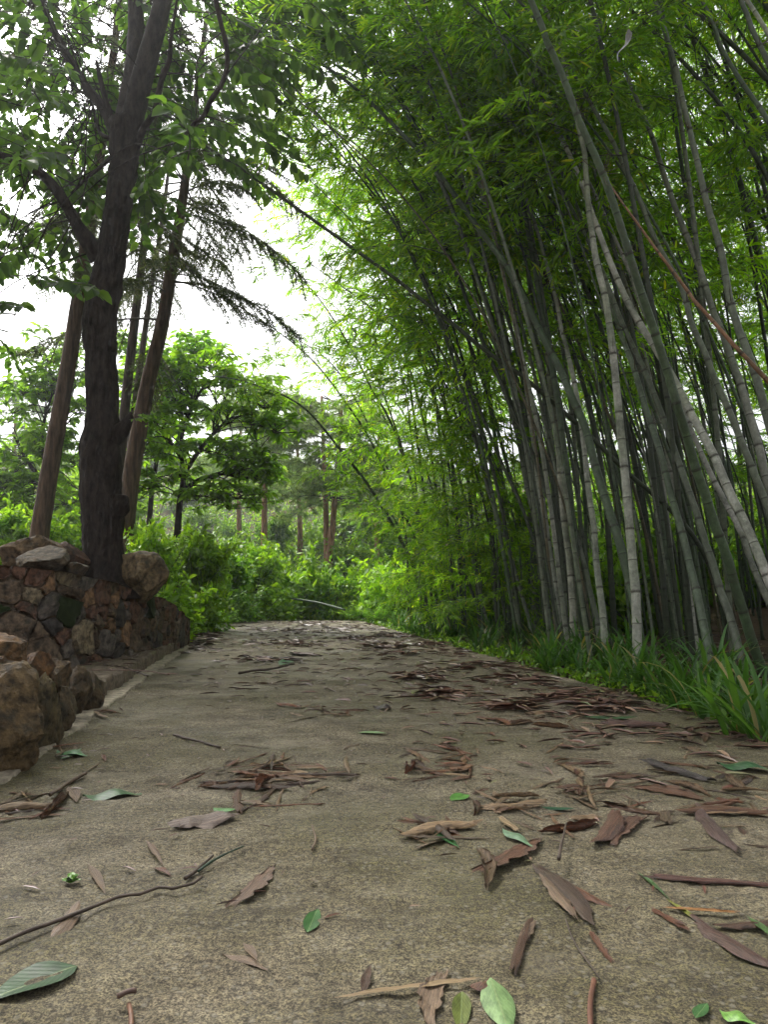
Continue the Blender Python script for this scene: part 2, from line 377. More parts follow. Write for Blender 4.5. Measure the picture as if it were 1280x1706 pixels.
def road_grid(ya, yb, dy, dx, relief):
    yv = np.arange(ya, yb + 1e-6, dy); nx = int(3.02 / dx); t = np.linspace(0, 1, nx + 1)
    Y = np.repeat(yv[:, None], nx + 1, 1)
    wob = lambda y, s: .035 * (vnoise(y * 1.7, y * 0, s) - .5) + .02 * (vnoise(y * 7, y * 0, s + 9) - .5)
    xl = edgeL(yv) + wob(yv, 5); xr = edgeR(yv) + wob(yv, 7) + .05
    X = xl[:, None] * (1 - t) + xr[:, None] * t
    Z = crest(Y) + relief * (.007 * (vnoise(X * 9, Y * 9, 20) - .5) + .007 * (vnoise(X * 28, Y * 28, 21) - .5) + .004 * (vnoise(X * 70, Y * 70, 22) - .5) + .004 * (vnoise(X * 4, Y * 34, 23) - .5))
    n, m = X.shape; Vg = np.stack([X, Y, Z], -1).reshape(-1, 3)
    i = (np.arange(n - 1)[:, None] * m + np.arange(m - 1)[None]).reshape(-1)
    Q = np.stack([i, i + 1, i + 1 + m, i + m], 1)
    for side in (0, m - 1):                                    # slab edges
        k = len(Vg); low = Vg.reshape(-1, 3)[np.arange(n) * m + side] - [0, 0, .1]
        Vg = np.vstack([Vg, low]); a = np.arange(n - 1)
        q = np.stack([a * m + side, (a + 1) * m + side, k + a + 1, k + a], 1)
        Q = np.vstack([Q, q if side else q[:, ::-1]])
    return Vg, [Q]
A0 = road_grid(-6, .3, .07, .05, .8); A = road_grid(.3, 5.0, .014, .014, 1.0); B = road_grid(5.0, 34, .07, .05, .8)
V, F = merge([A0, A, B])
tag(add('road', mesh_from('road', V, F, [M['road']])), kind='structure')

# low kerb strip and its pale mortar foot, along the left road edge
def strip(y0, y1, off_in, off_out, h, n, across, nz, seed):
    yv = np.linspace(y0, y1, n); rows = []
    for y in yv:
        a = edgeL(y) + off_in; b = edgeL(y) - off_out(y)
        jag = .03 * (vnoise(y * 5, 0, seed) - .5) + .03 * (vnoise(y * 17, 3, seed) - .5)
        row = [(a + jag, y, -.05), (a + jag, y, h(y) * .85)]
        for k in range(across + 1):
            t = k / across; x = a + jag - .012 + (b - a) * t
            row.append((x, y, h(y) + nz * (vnoise(x * 14, y * 14, seed + 1) - .5) + nz * (vnoise(x * 40, y * 30, seed + 2) - .5)))
        row.append((b, y, -.05)); rows.append(row)
    V = np.array(rows).reshape(-1, 3); m = len(rows[0])
    i = (np.arange(n - 1)[:, None] * m + np.arange(m - 1)[None]).reshape(-1)
    return V, [np.stack([i, i + m, i + 1 + m, i + 1], 1)]
V, F = strip(3.75, 8.9, -.035, lambda y: float(np.interp(y, [3.7, 5, 6.5, 8, 9], [.75, .62, .3, .2, .1])), lambda y: float(np.interp(y, [3.7, 4.2, 6, 9], [.11, .1, .105, .1])), 260, 12, .022, 31)
tag(add('kerb', mesh_from('kerb', V, F, [M['mortar']]), color=(.15, .12, .085)), kind='structure')
V, F = strip(-2.5, 9.2, .075, lambda y: .06, lambda y: .012, 420, 4, .006, 41)
tag(add('kerb_mortar_foot', mesh_from('kerb_mortar_foot', V, F, [M['mortar']]), color=(.30, .26, .19)), kind='structure')

# ------------------------------------------------------------------ stone planter wall (each stone its own part)
WC = np.array([(-4.3, 4.95), (-3.5, 4.62), (-2.85, 4.56), (-2.44, 4.72), (-2.2, 5.0), (-2.08, 5.6), (-2.08, 6.4), (-2.12, 7.3), (-2.21, 8.2), (-2.36, 9.0), (-2.75, 9.6), (-3.4, 9.9), (-4.4, 9.9)])
WC3 = catmull(np.column_stack([WC, np.zeros(len(WC))]), .05)
wd = np.concatenate([[0], np.cumsum(np.linalg.norm(np.diff(WC3, axis=0), axis=1))]); WLEN = wd[-1]
def wallxy(s): return np.array([np.interp(s, wd, WC3[:, 0]), np.interp(s, wd, WC3[:, 1])])
def walln(s):
    a, b = wallxy(max(0, s - .12)), wallxy(min(WLEN, s + .12)); t = (b - a) / (np.linalg.norm(b - a) + 1e-9)
    return np.array([t[1], -t[0]])
key_s = [wd[np.argmin(np.abs(WC3[:, :2] - w).sum(1))] for w in WC]
def ztop(s): return float(np.interp(s, key_s, [.80, .79, .78, .77, .74, .68, .60, .52, .37, .24, .2, .2, .2]))
wallthing = thing('stone_planter_wall', 'low curved rubble stone wall holding the soil around the big dark tree', 'stone wall', (-2.6, 6.5, 0))
WB = np.array([-2.6, 6.5, 0])
sv = np.linspace(0, WLEN, 170); rows = []
for s in sv:
    p, n = wallxy(s), walln(s); zt = ztop(s) + .02 * (vnoise(s * 6, 0, 51) - .5)
    rows.append([(*(p - n * .03), -.1), (*(p - n * .03), zt * .3), (*(p - n * .03), zt * .6), (*(p - n * .04), zt - .02), (*(p - n * .07), zt), (*(p - n * .2), zt + .01), (*(p - n * .36), zt - .01), (*(p - n * .36), -.1)])
V = np.array(rows).reshape(-1, 3); m = 8
V[:, :2] += .02 * np.stack([vnoise(V[:, 1] * 9, V[:, 2] * 9, 52) - .5, vnoise(V[:, 0] * 9, V[:, 2] * 9, 53) - .5], 1)
i = (np.arange(len(sv) - 1)[:, None] * m + np.arange(m - 1)[None]).reshape(-1)
add('mortar_core', mesh_from('mortar_core', V - WB, [np.stack([i, i + m, i + 1 + m, i + 1], 1)], [M['mortar']]), wallthing, color=(.10, .073, .048))
def px2s(px):
    best = None
    for s in np.linspace(0, key_s[9], 500):
        p = wallxy(s); q = 640 + FPX * p[0] / p[1]
        if best is None or abs(q - px) < best[0]: best = (abs(q - px), s, p[1])
    return best[1], best[2]
TAN, RED, BRN, GRY, DRK, ORG, MOS = (.23, .18, .11), (.12, .062, .038), (.115, .08, .05), (.12, .10, .08), (.06, .05, .042), (.21, .12, .06), (.022, .033, .010)
hand = [(152, 1060, 1.6, TAN), (118, 1013, 1.6, MOS), (30, 1040, 1.6, BRN), (85, 1098, 2.0, BRN), (92, 1013, 1.2, GRY), (45, 1015, 1.1, RED), (57, 987, 1.2, TAN), (122, 985, 1.3, BRN), (178, 990, 1.4, RED), (205, 1023, 1.4, DRK), (218, 1055, 1.2, ORG), (238, 1033, 1.1, BRN), (250, 992, 1.1, TAN), (20, 985, 1.5, BRN), (98, 1040, 1.1, DRK), (155, 996, .7, ORG), (197, 1003, .6, ORG), (191, 1041, .6, ORG), (77, 977, .7, ORG), (10, 1018, 1.1, MOS), (12, 1042, .7, TAN), (180, 1013, .9, RED), (255, 1010, 1.2, MOS), (185, 1068, 1.0, GRY), (108, 1063, .8, RED), (78, 1060, .9, BRN), (125, 962, 1.5, TAN), (60, 965, 1.3, RED), (275, 1030, 1.2, BRN), (270, 1005, 1.0, RED), (150, 968, .9, GRY), (215, 985, 1.0, RED), (38, 955, 1.1, RED), (5, 955, 1.2, RED)]
seeds = []
for px, py, w, c in hand:
    s, Y = px2s(px); seeds.append((s, at(px, py, Y)[2], (w * .085) ** 2 * .8, c))
tries = 0
while tries < 2600:
    tries += 1
    s = U(0, WLEN); z = U(.0, .8)
    if z > ztop(s) - .02: continue
    rr = U(.03, .06) if U(0, 1) < .35 else U(.09, .15)
    if all((s - q[0]) ** 2 + (z - q[1]) ** 2 > (rr + math.sqrt(q[2]) * .95) ** 2 for q in seeds):
        seeds.append((s, z, rr * rr * .6, [GRY, RED, BRN, BRN, GRY, DRK, BRN, DRK, RED][rng.integers(9)]))
def clip_poly(poly, a, b, c):
    out = []
    for i in range(len(poly)):
        p, q = poly[i], poly[(i + 1) % len(poly)]; dp, dq = a * p[0] + b * p[1] - c, a * q[0] + b * q[1] - c
        if dp <= 0: out.append(p)
        if dp * dq < 0: t = dp / (dp - dq); out.append((p[0] + t * (q[0] - p[0]), p[1] + t * (q[1] - p[1])))
    return out
def stone_mesh(poly, s0, z0, gap, bulge):
    P = np.array(poly); c = P.mean(0); per = np.vstack([P, P[:1]])
    d = np.concatenate([[0], np.cumsum(np.linalg.norm(np.diff(per, axis=0), axis=1))]); n = 20
    n = 26; q = np.linspace(0, d[-1], n, endpoint=False); O = np.stack([np.interp(q, d, per[:, k]) for k in (0, 1)], 1)
    O = .1 * np.roll(O, 1, 0) + .8 * O + .1 * np.roll(O, -1, 0)
    rad = np.linalg.norm(O - c, axis=1); O = c + (O - c) * np.clip((rad - gap) / rad, .3, 1)[:, None]
    O += U(-.007, .007, (n, 2)); a, b = U(-.15, .15, 2); rows = []
    for f, dep in ((1, -.05), (1.0, .0), (.95, bulge * .75), (.74, bulge), (.38, bulge * 1.05)):
        rows.append([(c[0] + (o[0] - c[0]) * f, c[1] + (o[1] - c[1]) * f, dep) for o in O])
    V = np.array(rows).reshape(-1, 3); V = np.vstack([V, [(c[0], c[1], bulge * 1.05)]])
    V[:, 2] += (V[:, 2] > 0) * (a * (V[:, 0] - c[0]) + b * (V[:, 1] - c[1]) + .028 * (vnoise(V[:, 0] * 13, V[:, 1] * 13, int(s0 * 991)) - .5) + .016 * (vnoise(V[:, 0] * 40, V[:, 1] * 40, int(s0 * 99)) - .5))
    out = []
    for s, z, dep in V:
        z = min(z, ztop(s) + .012); p = wallxy(s) + walln(s) * (dep - .02); out.append((p[0], p[1], z))
    F4 = []; F3 = []
    for r in range(4):
        for k in range(n): F4.append((r * n + k, r * n + (k + 1) % n, (r + 1) * n + (k + 1) % n, (r + 1) * n + k))
    for k in range(n): F3.append((4 * n + k, 4 * n + (k + 1) % n, 5 * n))
    return np.array(out), [np.array(F4), np.array(F3)]
for i, (s, z, w, c) in enumerate(seeds):
    R0 = .34; poly = [(s - R0, z - R0 * .8), (s + R0, z - R0 * .8), (s + R0, z + R0 * .8), (s - R0, z + R0 * .8)]
    for j, (s2, z2, w2, _) in enumerate(seeds):
        if j != i and abs(s2 - s) < .8:
            a, b = 2 * (s2 - s), 2 * (z2 - z); poly = clip_poly(poly, a, b, (s2 ** 2 + z2 ** 2 - w2) - (s * s + z * z - w))
            if len(poly) < 3: break
    if len(poly) < 3: continue
    P = np.array(poly)
    if np.ptp(P[:, 0]) < .03 or np.ptp(P[:, 1]) < .025: continue
    V, F = stone_mesh(poly, s, z, .007, U(.008, .03))
    ms_ = mesh_from('stone', V - WB, F, [M['moss_stone' if c is MOS else 'stone']]); ms_.set_sharp_from_angle(angle=.6); add('stone', ms_, wallthing, color=tuple(np.array(c) * U(.8, 1.15)))

# soil filling the planter
ctr = np.array([-3.9, 7.2]); rowsV = [(ctr[0], ctr[1], .72)]
sv = np.linspace(0, WLEN, 60)
for f in (.35, .65, .85, 1.0):
    for s in sv:
        p = wallxy(s) - walln(s) * .2; q = ctr + (p - ctr) * f; zt = ztop(s) - .02
        rowsV.append((q[0], q[1], .72 * (1 - f) + zt * f + .05 * (vnoise(q[0] * 5, q[1] * 5, 61) - .5)))
F3 = [(0, 1 + k, 2 + k) for k in range(59)]; F4 = [(1 + r * 60 + k, 1 + (r + 1) * 60 + k, 2 + (r + 1) * 60 + k, 2 + r * 60 + k) for r in range(3) for k in range(59)]
tag(add('planter_soil', mesh_from('planter_soil', np.array(rowsV), [np.array(F3), np.array(F4)], [M['soil']])), kind='structure')

# ------------------------------------------------------------------ boulders
_bm = bmesh.new(); bmesh.ops.create_icosphere(_bm, subdivisions=5, radius=1)
ICO_V = np.array([v.co[:] for v in _bm.verts]); ICO_F = np.array([[v.index for v in f.verts] for f in _bm.faces]); _bm.free()
def rock(size, seed, planes=20, nz=.07, cut=(.5, .95)):
    r = np.random.default_rng(seed); N = nrm(r.normal(size=(planes, 3))); d = r.uniform(*cut, planes)
    dots = ICO_V @ N.T; rad = np.where(dots > .05, d[None] / np.maximum(dots, .05), 9)
    rad = np.minimum(rad, 1.12); k = 130.0
    rad = -np.log(np.exp(-k * np.concatenate([rad, np.full((len(rad), 1), 1.05)], 1)).sum(1)) / k
    V = ICO_V * rad[:, None]; out = V.copy()
    for i, v in enumerate(V):
        q = Vector(v) * 1.6 + Vector((seed * 3.1, 0, 0))
        out[i] = v * (1 + nz * mnoise.fractal(q * 1.5, 1, 2, 4) + nz * (.5 * abs(mnoise.noise(q * 4)) + .4 * abs(mnoise.noise(q * 9)) + .22 * mnoise.noise(q * 20)))
    return out * np.asarray(size) , [ICO_F]
def boulder(name, px0, px1, py0, py1, Y, depth, seed, color, parent=None, base=None, rz=0, mat='stone', grow=1.08, **kw):
    c = at((px0 + px1) / 2, (py0 + py1) / 2, Y); sc = Y / FPX
    V, F = rock(((px1 - px0) / 2 * sc * grow, depth, (py1 - py0) / 2 * sc * grow), seed, **kw)
    cr, sr = math.cos(rz), math.sin(rz)
    V = np.column_stack([V[:, 0] * cr - V[:, 1] * sr, V[:, 0] * sr + V[:, 1] * cr, V[:, 2]])
    me = mesh_from(name, V, F, [M[mat]]); me.set_sharp_from_angle(angle=.42)
    o = add(name, me, parent, Vector(c - (base if base is not None else 0)), color)
    return o
tag(boulder('boulder', 5, 118, 884, 985, 5.75, .3, 4, (.17, .115, .062)), 'pointed tan boulder on the planter wall left of the dark tree trunk', 'boulder')
tag(boulder('boulder', 30, 108, 908, 962, 5.35, .17, 9, (.13, .10, .062)), 'flat grey-brown rock leaning in front of the pointed boulder', 'boulder')
tag(boulder('boulder', 86, 150, 905, 955, 6.0, .2, 12, (.10, .055, .032)), 'reddish brown rock wedged between pointed boulder and tree trunk', 'boulder')
tag(boulder('boulder', 100, 145, 932, 968, 5.5, .14, 17, (.11, .08, .05)), 'small brown rock at the foot of the trunk, left side', 'boulder')
tag(boulder('boulder', 198, 279, 916, 998, 6.3, .25, 23, (.16, .115, .06), planes=20, cut=(.75, .97)), 'rounded tan boulder on the wall right of the dark tree trunk', 'boulder')
# low border of rough rocks in the left foreground
border = thing('rock_border', 'low border of rough mossy rocks at the left road edge, nearest the camera', 'rock border', (-1.4, 3.0, 0)); BB = np.array([-1.4, 3.0, 0])
for k, (a, b, c, d, Y, dp, col) in enumerate([(-75, 42, 1062, 1150, 2.9, .17, (.24, .16, .085)), (-85, 66, 1128, 1310, 2.62, .13, (.20, .16, .095)), (38, 78, 1090, 1150, 3.15, .12, (.20, .12, .06)), (50, 98, 1134, 1244, 3.0, .1, (.15, .135, .08)),
        (66, 112, 1098, 1152, 3.35, .13, (.15, .11, .065)), (84, 124, 1146, 1212, 3.3, .1, (.13, .11, .07)), (104, 142, 1118, 1190, 3.6, .11, (.13, .105, .07)), (128, 168, 1128, 1180, 3.9, .11, (.12, .1, .065)), (-40, 30, 1095, 1180, 2.75, .16, (.14, .09, .05)), (-150, -60, 1060, 1330, 2.45, .2, (.18, .14, .09))]):
    boulder('rock', a, b, c, d, Y, dp, 40 + k * 3, tuple(np.array(col) * [.62, .52, .40]), border, BB, planes=20, nz=.10, cut=(.62, .97), grow=1.2)
for k in range(9):                                               # the border goes on past the picture's edge
    y = 2.1 - .38 * k; V, F = rock((.13 + .03 * (k % 3), .2, .24 - .02 * (k % 4)), 300 + k, planes=20, nz=.1, cut=(.62, .97)); me = mesh_from('rock', V, F, [M['stone']]); me.set_sharp_from_angle(angle=.42)
    add('rock', me, border, Vector((edgeL(y) - .1, y, .2)) - Vector(BB), (.12 - .01 * (k % 4), .075, .036))
# rubble and soil between border and planter
yv = np.linspace(-3.0, 4.9, 110); t = np.linspace(0, 1, 30)
Vb = np.array([[(edgeL(y) - .09 - 3.2 * k * k, y, (-.1 if k in (0, 1) else float(np.interp(y, [-3, 2, 2.6, 3.2, 3.9, 4.9], [.38, .36, .30, .17, .07, .05])) + .14 * k + .05 * (vnoise(k * 16, y * 7, 71) - .5) + .02 * (vnoise(k * 50, y * 24, 72) - .5))) for k in t] for y in yv]).reshape(-1, 3)
i = (np.arange(109)[:, None] * 30 + np.arange(29)[None]).reshape(-1)
tag(add('earth_bank', mesh_from('earth_bank', Vb, [np.stack([i, i + 30, i + 31, i + 1], 1)], [M['soil']])), kind='structure')

# ------------------------------------------------------------------ the big dark tree in the planter
TY = 6.2
TB = at(172, 968, TY); TB[2] -= .12
tree = thing('broadleaf_tree', 'big dark tree with knobbly trunk and broad leaves rising from the stone planter', 'tree', TB)
def px_path(pts, Y0, Y1, fy=None):
    n = len(pts); return np.array([at(p[0], p[1], Y0 + (Y1 - Y0) * k / (n - 1)) for k, p in enumerate(pts)])
def px_tube(pts, Y0, Y1, n, nz=.12, nzs=4, step=.05):
    """pts: (px, py, width px)"""
    P = px_path(pts, Y0, Y1); R = np.array([p[2] * .5 * (Y0 + (Y1 - Y0) * k / (len(pts) - 1)) / FPX for k, p in enumerate(pts)])
    Q = catmull(np.column_stack([P, ]), step); d0 = np.concatenate([[0], np.cumsum(np.linalg.norm(np.diff(P, axis=0), axis=1))])
    d1 = np.concatenate([[0], np.cumsum(np.linalg.norm(np.diff(Q, axis=0), axis=1))]); d1 *= d0[-1] / d1[-1]
    return Q, tube(Q, np.interp(d1, d0, R), n, True, nz, nzs)
BARK = (.034, .026, .021)
TRUNK = [(172, 1000, 128), (172, 978, 96), (172, 962, 78), (171, 935, 68), (170, 900, 64), (170, 870, 64), (168, 820, 66), (167, 775, 65), (167, 748, 67), (169, 722, 61), (171, 690, 53), (168, 600, 51), (166, 545, 56), (168, 510, 56), (180, 450, 50), (192, 380, 46), (203, 300, 43), (208, 240, 52), (210, 205, 60)]
axis, (V, F) = px_tube(TRUNK, TY, TY, 72, .07, 5, .025)
for i_ in range(len(V) - 2):                                     # furrowed bark
    ring = axis[min(i_ // 72, len(axis) - 1)]; o_ = V[i_] - ring; rn = np.linalg.norm(o_) + 1e-6; q_ = V[i_]
    h_ = abs(mnoise.noise(Vector((q_[0] * 26, q_[1] * 26, q_[2] * 4.5)))) + .6 * abs(mnoise.noise(Vector((q_[0] * 60, q_[1] * 60, q_[2] * 11))))
    V[i_] = ring + o_ * (1 + (.028 * h_ - .012) / rn)
add('trunk', mesh_from('trunk', V - TB, F, [M['bark']]), tree, color=BARK)
LIMBS = [[(204, 240, 40), (213, 170, 34), (222, 110, 30), (226, 50, 28), (224, -30, 26), (220, -160, 22), (205, -330, 14)],
         [(214, 240, 42), (228, 165, 38), (246, 95, 36), (262, 40, 33), (275, -20, 30), (300, -150, 24), (320, -320, 14)],
         [(165, 430, 34), (148, 405, 30), (128, 375, 22), (112, 345, 20), (90, 312, 18), (62, 285, 17), (30, 268, 15), (0, 258, 12), (-60, 225, 9), (-130, 170, 6)],
         [(192, 225, 24), (178, 190, 20), (160, 165, 17), (138, 138, 16), (110, 90, 15), (80, 32, 14), (60, -20, 12), (30, -110, 8)],
         [(228, 240, 16), (240, 212, 12), (256, 190, 11), (263, 160, 10), (270, 130, 10), (282, 100, 9), (284, 70, 7), (290, 30, 5), (300, -40, 4)],
         [(300, 235, 5), (325, 205, 8), (340, 192, 8), (352, 165, 9), (368, 143, 9), (378, 112, 8), (377, 75, 9), (368, 40, 9), (358, -10, 10), (345, -90, 12), (318, -250, 13)],
         [(185, 195, 12), (175, 165, 10), (166, 128, 9), (160, 100, 5)],
         [(190, 258, 10), (165, 280, 7), (140, 300, 5), (118, 322, 3)],
         [(196, 232, 10), (170, 225, 7), (160, 200, 5), (150, 160, 3)]]
limb_axes = [axis]
for k, L in enumerate(LIMBS):
    y1 = [6.5, 5.8, 5.6, 6.6, 5.6, 5.0, 6.0, 5.8, 6.5][k]; y0 = 5.3 if k == 5 else TY
    ax, (V, F) = px_tube(L, y0, y1, 14 if L[0][2] > 15 else 9, .12, 8, .05); limb_axes.append(ax)
    add('branch', mesh_from('branch', V - TB, F, [M['bark']]), tree, color=BARK)
for pts, yy in (([(176, 738, 40), (190, 728, 36), (202, 717, 28), (210, 706, 20), (216, 694, 13), (218, 686, 4)], TY), ([(178, 856, 40), (188, 848, 44), (198, 840, 38), (205, 834, 27), (210, 830, 14), (212, 828, 3)], TY)):
    ax, (V, F) = px_tube(pts, yy, yy - .05, 16, .25, 9, .015); o = add('broken_branch_stub', mesh_from('broken_branch_stub', V - TB, F, [M['bark']]), tree, color=BARK)
# twigs with broad leaves
def broad_twig(seed, nleaf, L0, tplt, wr, droop, name, mats, spread=1.0):
    r = np.random.default_rng(seed); t = np.linspace(0, 1, 7)
    st = np.column_stack([t * .65, .05 * np.sin(t * 3 + seed), .1 * t - droop * t * t])
    P, D, N, L = [], [], [], []
    for k in range(nleaf):
        f = .15 + .85 * (k + r.uniform(0, .6)) / nleaf; f = min(f, 1)
        p = np.array([np.interp(f, t, st[:, j]) for j in range(3)]); a = (1 if k % 2 else -1) * r.uniform(.5, 1.5) * spread
        d = np.array([math.cos(a), math.sin(a), r.uniform(-.9, .15)]); pet = nrm(d) * .03
        P.append(p + pet); D.append(d); N.append(np.array([r.uniform(-.5, .5), r.uniform(-.5, .5), 1])); L.append(L0 * r.uniform(.65, 1.15))
    L = np.array(L)
    return twomat(leaves(P, D, N, L, L * wr, tplt), tube(st, np.linspace(.006, .002, 7), 4, False), mats, name)
TW = [broad_twig(100 + k, 26 + k % 4, .112, TPL_OVATE, .66, .18, 'leafy_twig', [M['tree_leaf'], M['twig']]) for k in range(7)]
allax = np.vstack(limb_axes[1:])
def inpoly(x, y, poly):
    c = False
    for i in range(len(poly)):
        (x1, y1), (x2, y2) = poly[i], poly[i - 1]
        if (y1 > y) != (y2 > y) and x < (x2 - x1) * (y - y1) / (y2 - y1) + x1: c = not c
    return c
CROWN = [(-80, -60), (500, -60), (510, 30), (420, 90), (400, 160), (390, 220), (340, 270), (290, 290), (260, 320), (230, 340), (190, 330), (140, 330), (110, 400), (80, 470), (40, 520), (20, 560), (-80, 560)]
fine = []; n = 0
for k in range(3000):
    px, py = U(-80, 500), U(-60, 560)
    if not inpoly(px, py, CROWN): continue
    # thinner lower down so that the sky shows through
    if U(0, 1) > np.interp(py, [-120, 150, 330, 560], [1, 1, .9, .7]): continue
    lx = np.interp(py, [-60, 0, 200, 420, 560], [255, 248, 210, 180, 168])
    p = at(px, py, U(6.5, 8.6) if abs(px - lx) < 75 or U(0, 1) < .6 else U(5.2, 6.6)); j = np.argsort(((allax - p) ** 2).sum(1))[rng.integers(45)]; q = allax[j]
    if np.linalg.norm(p - q) > 2.6: continue
    dirv = p - q; az = math.atan2(dirv[1], dirv[0]) + U(-.7, .7)
    o = add('leafy_twig', TW[rng.integers(7)], tree, color=tuple(np.array([1, 1, 1]) * U(.75, 1.25)))
    place(o, p - TB, az, U(-.5, .3), U(-.4, .4), U(.8, 1.25))
    mid = (p + q) / 2 + np.array([U(-.15, .15), U(-.15, .15), U(.02, .2)]); pts = catmull(np.array([q, mid, p]), .15)
    fine.append(tube(pts, np.linspace(.007, .003, len(pts)), 4, False)); n += 1
    if n >= 270: break
V, F = merge(fine); add('fine_branches', mesh_from('fine_branches', V - TB, F, [M['bark']]), tree, color=BARK)
# a few young leaves sprouting from the stub on the trunk
for k in range(9):
    o = add('leafy_twig', TW[k % 7], tree, color=(1.9, 1.8, 1.0)); place(o, at(U(215, 262), U(690, 770), U(5.7, 6.1)) - TB, U(-.6, .8), U(-.4, .3), 0, U(.35, .5))

# ------------------------------------------------------------------ firs behind the planter
def fir_branch(seed, n2=24, need=24):
    r = np.random.default_rng(seed); t = np.linspace(0, 1, 10); Lb = 1.5
    st = np.column_stack([t * Lb, .06 * np.sin(t * 4 + seed), .12 * t - .55 * t ** 2]); P, D, N = [], [], []; tubes = [tube(st, np.linspace(.014, .004, 10), 4, False)]
    for k in range(n2):
        f = .25 + .75 * k / n2; p = np.array([np.interp(f, t, st[:, j]) for j in range(3)]); s = 1 if k % 2 else -1
        l2 = r.uniform(.25, .5) * (1.15 - f * .6); dv = nrm(np.array([.75, s * r.uniform(.4, 1.0), r.uniform(-.9, -.25)]))
        sub = np.array([p + dv * l2 * u + np.array([0, 0, -.18 * l2 * u * u]) for u in np.linspace(0, 1, 5)]); tubes.append(tube(sub, np.linspace(.006, .003, 5), 3, False))
        for q in range(need * 2):
            u = r.uniform(.1, 1.05); b = p + dv * l2 * u + np.array([0, 0, -.18 * l2 * u * u])
            P.append(b); D.append(dv * .6 + r.normal(size=3) * .75); N.append(r.normal(size=3))
    P = np.array(P); L = r.uniform(.045, .09, len(P))
    return twomat(leaves(P, D, N, L, .014, TPL_NEEDLE), merge(tubes), [M['needle'], M['twig']], 'needled_branch')
FB = [fir_branch(200 + k) for k in range(5)]
def pine_branch(seed):
    r = np.random.default_rng(seed); t = np.linspace(0, 1, 7); st = np.column_stack([t * .95, .08 * np.sin(t * 4 + seed), .1 * t - .1 * t * t]); tubes = [tube(st, np.linspace(.014, .005, 7), 4, False)]; P, D, N = [], [], []
    for k in range(13):
        f = .3 + .7 * k / 12; p = np.array([np.interp(f, t, st[:, j]) for j in range(3)]); dv = nrm(np.array([.6, (1 if k % 2 else -1) * r.uniform(.3, 1), r.uniform(-.5, .4)])); ln = r.uniform(.12, .34); tubes.append(tube(np.array([p, p + dv * ln * .5, p + dv * ln]), [.005, .004, .003], 3, False))
        for q in range(60):
            P.append(p + dv * ln * r.uniform(.45, 1.0)); D.append(dv * .5 + r.normal(size=3) * .7 + [0, 0, -.15]); N.append(r.normal(size=3))
    L = r.uniform(.08, .17, len(P)); return twomat(leaves(P, D, N, L, .013, TPL_NEEDLE), merge(tubes), [M['needle'], M['twig']], 'needled_branch')
PB = [pine_branch(250 + k) for k in range(4)]
def fir(pts, Y, label, nb, lowpy, col, size=1.0, group=None, sides=14, tint=(1, 1, 1)):
    base = at(pts[0][0], pts[0][1], Y); base[2] -= .35
    t = thing('fir_tree', label, 'tree', base, group)
    full = [(pts[0][0] - (pts[1][0] - pts[0][0]) * .15, pts[0][1] + 40, pts[0][2] * 1.1)] + pts
    ax, (V, F) = px_tube(full, Y, Y, sides, .08, 6, .08); add('trunk', mesh_from('trunk', V - base, F, [M['fir_bark']]), t, color=col)
    ok = [a for a in ax if proj(a)[1] < lowpy]
    for k in range(nb):
        p = ok[rng.integers(len(ok))]; az = U(0, 6.28)
        o = add('needled_branch', FB[rng.integers(5)], t, color=tuple(np.array(tint) * U(.8, 1.2))); place(o, p - base, az, U(-.25, .25), 0, size * U(.7, 1.25))
    return t
FC = (.105, .068, .04)
fir([(66, 885, 30.2), (90, 740, 27.7), (118, 580, 25.2), (140, 430, 22.7), (160, 300, 18.5), (185, 120, 14.3), (210, -100, 8.4)], 9.0, 'leaning straight fir trunk with ochre left side behind the pointed boulder', 26, 520, FC, .9)
fir([(196, 800, 16.8), (212, 640, 16.0), (232, 470, 14.3), (245, 360, 11.8), (262, 200, 9.2), (280, 0, 5.9)], 11.0, 'thin fir trunk close behind the right side of the big dark tree', 22, 470, (.07, .052, .04), .9)
fir([(206, 815, 11.8), (228, 650, 10.9), (250, 490, 9.2), (268, 380, 7.6), (285, 250, 5.0)], 12.5, 'thinnest fir trunk, between two others right of the big dark tree', 18, 500, (.07, .052, .04), .8)
fir([(208, 880, 30.2), (222, 770, 28.6), (246, 640, 25.2), (270, 540, 22.7), (288, 430, 20.2), (303, 340, 16.8), (322, 200, 12.6), (345, 20, 7.6)], 9.8, 'thick leaning fir with drooping needled branches right of the big dark tree', 46, 560, FC, 1.0)

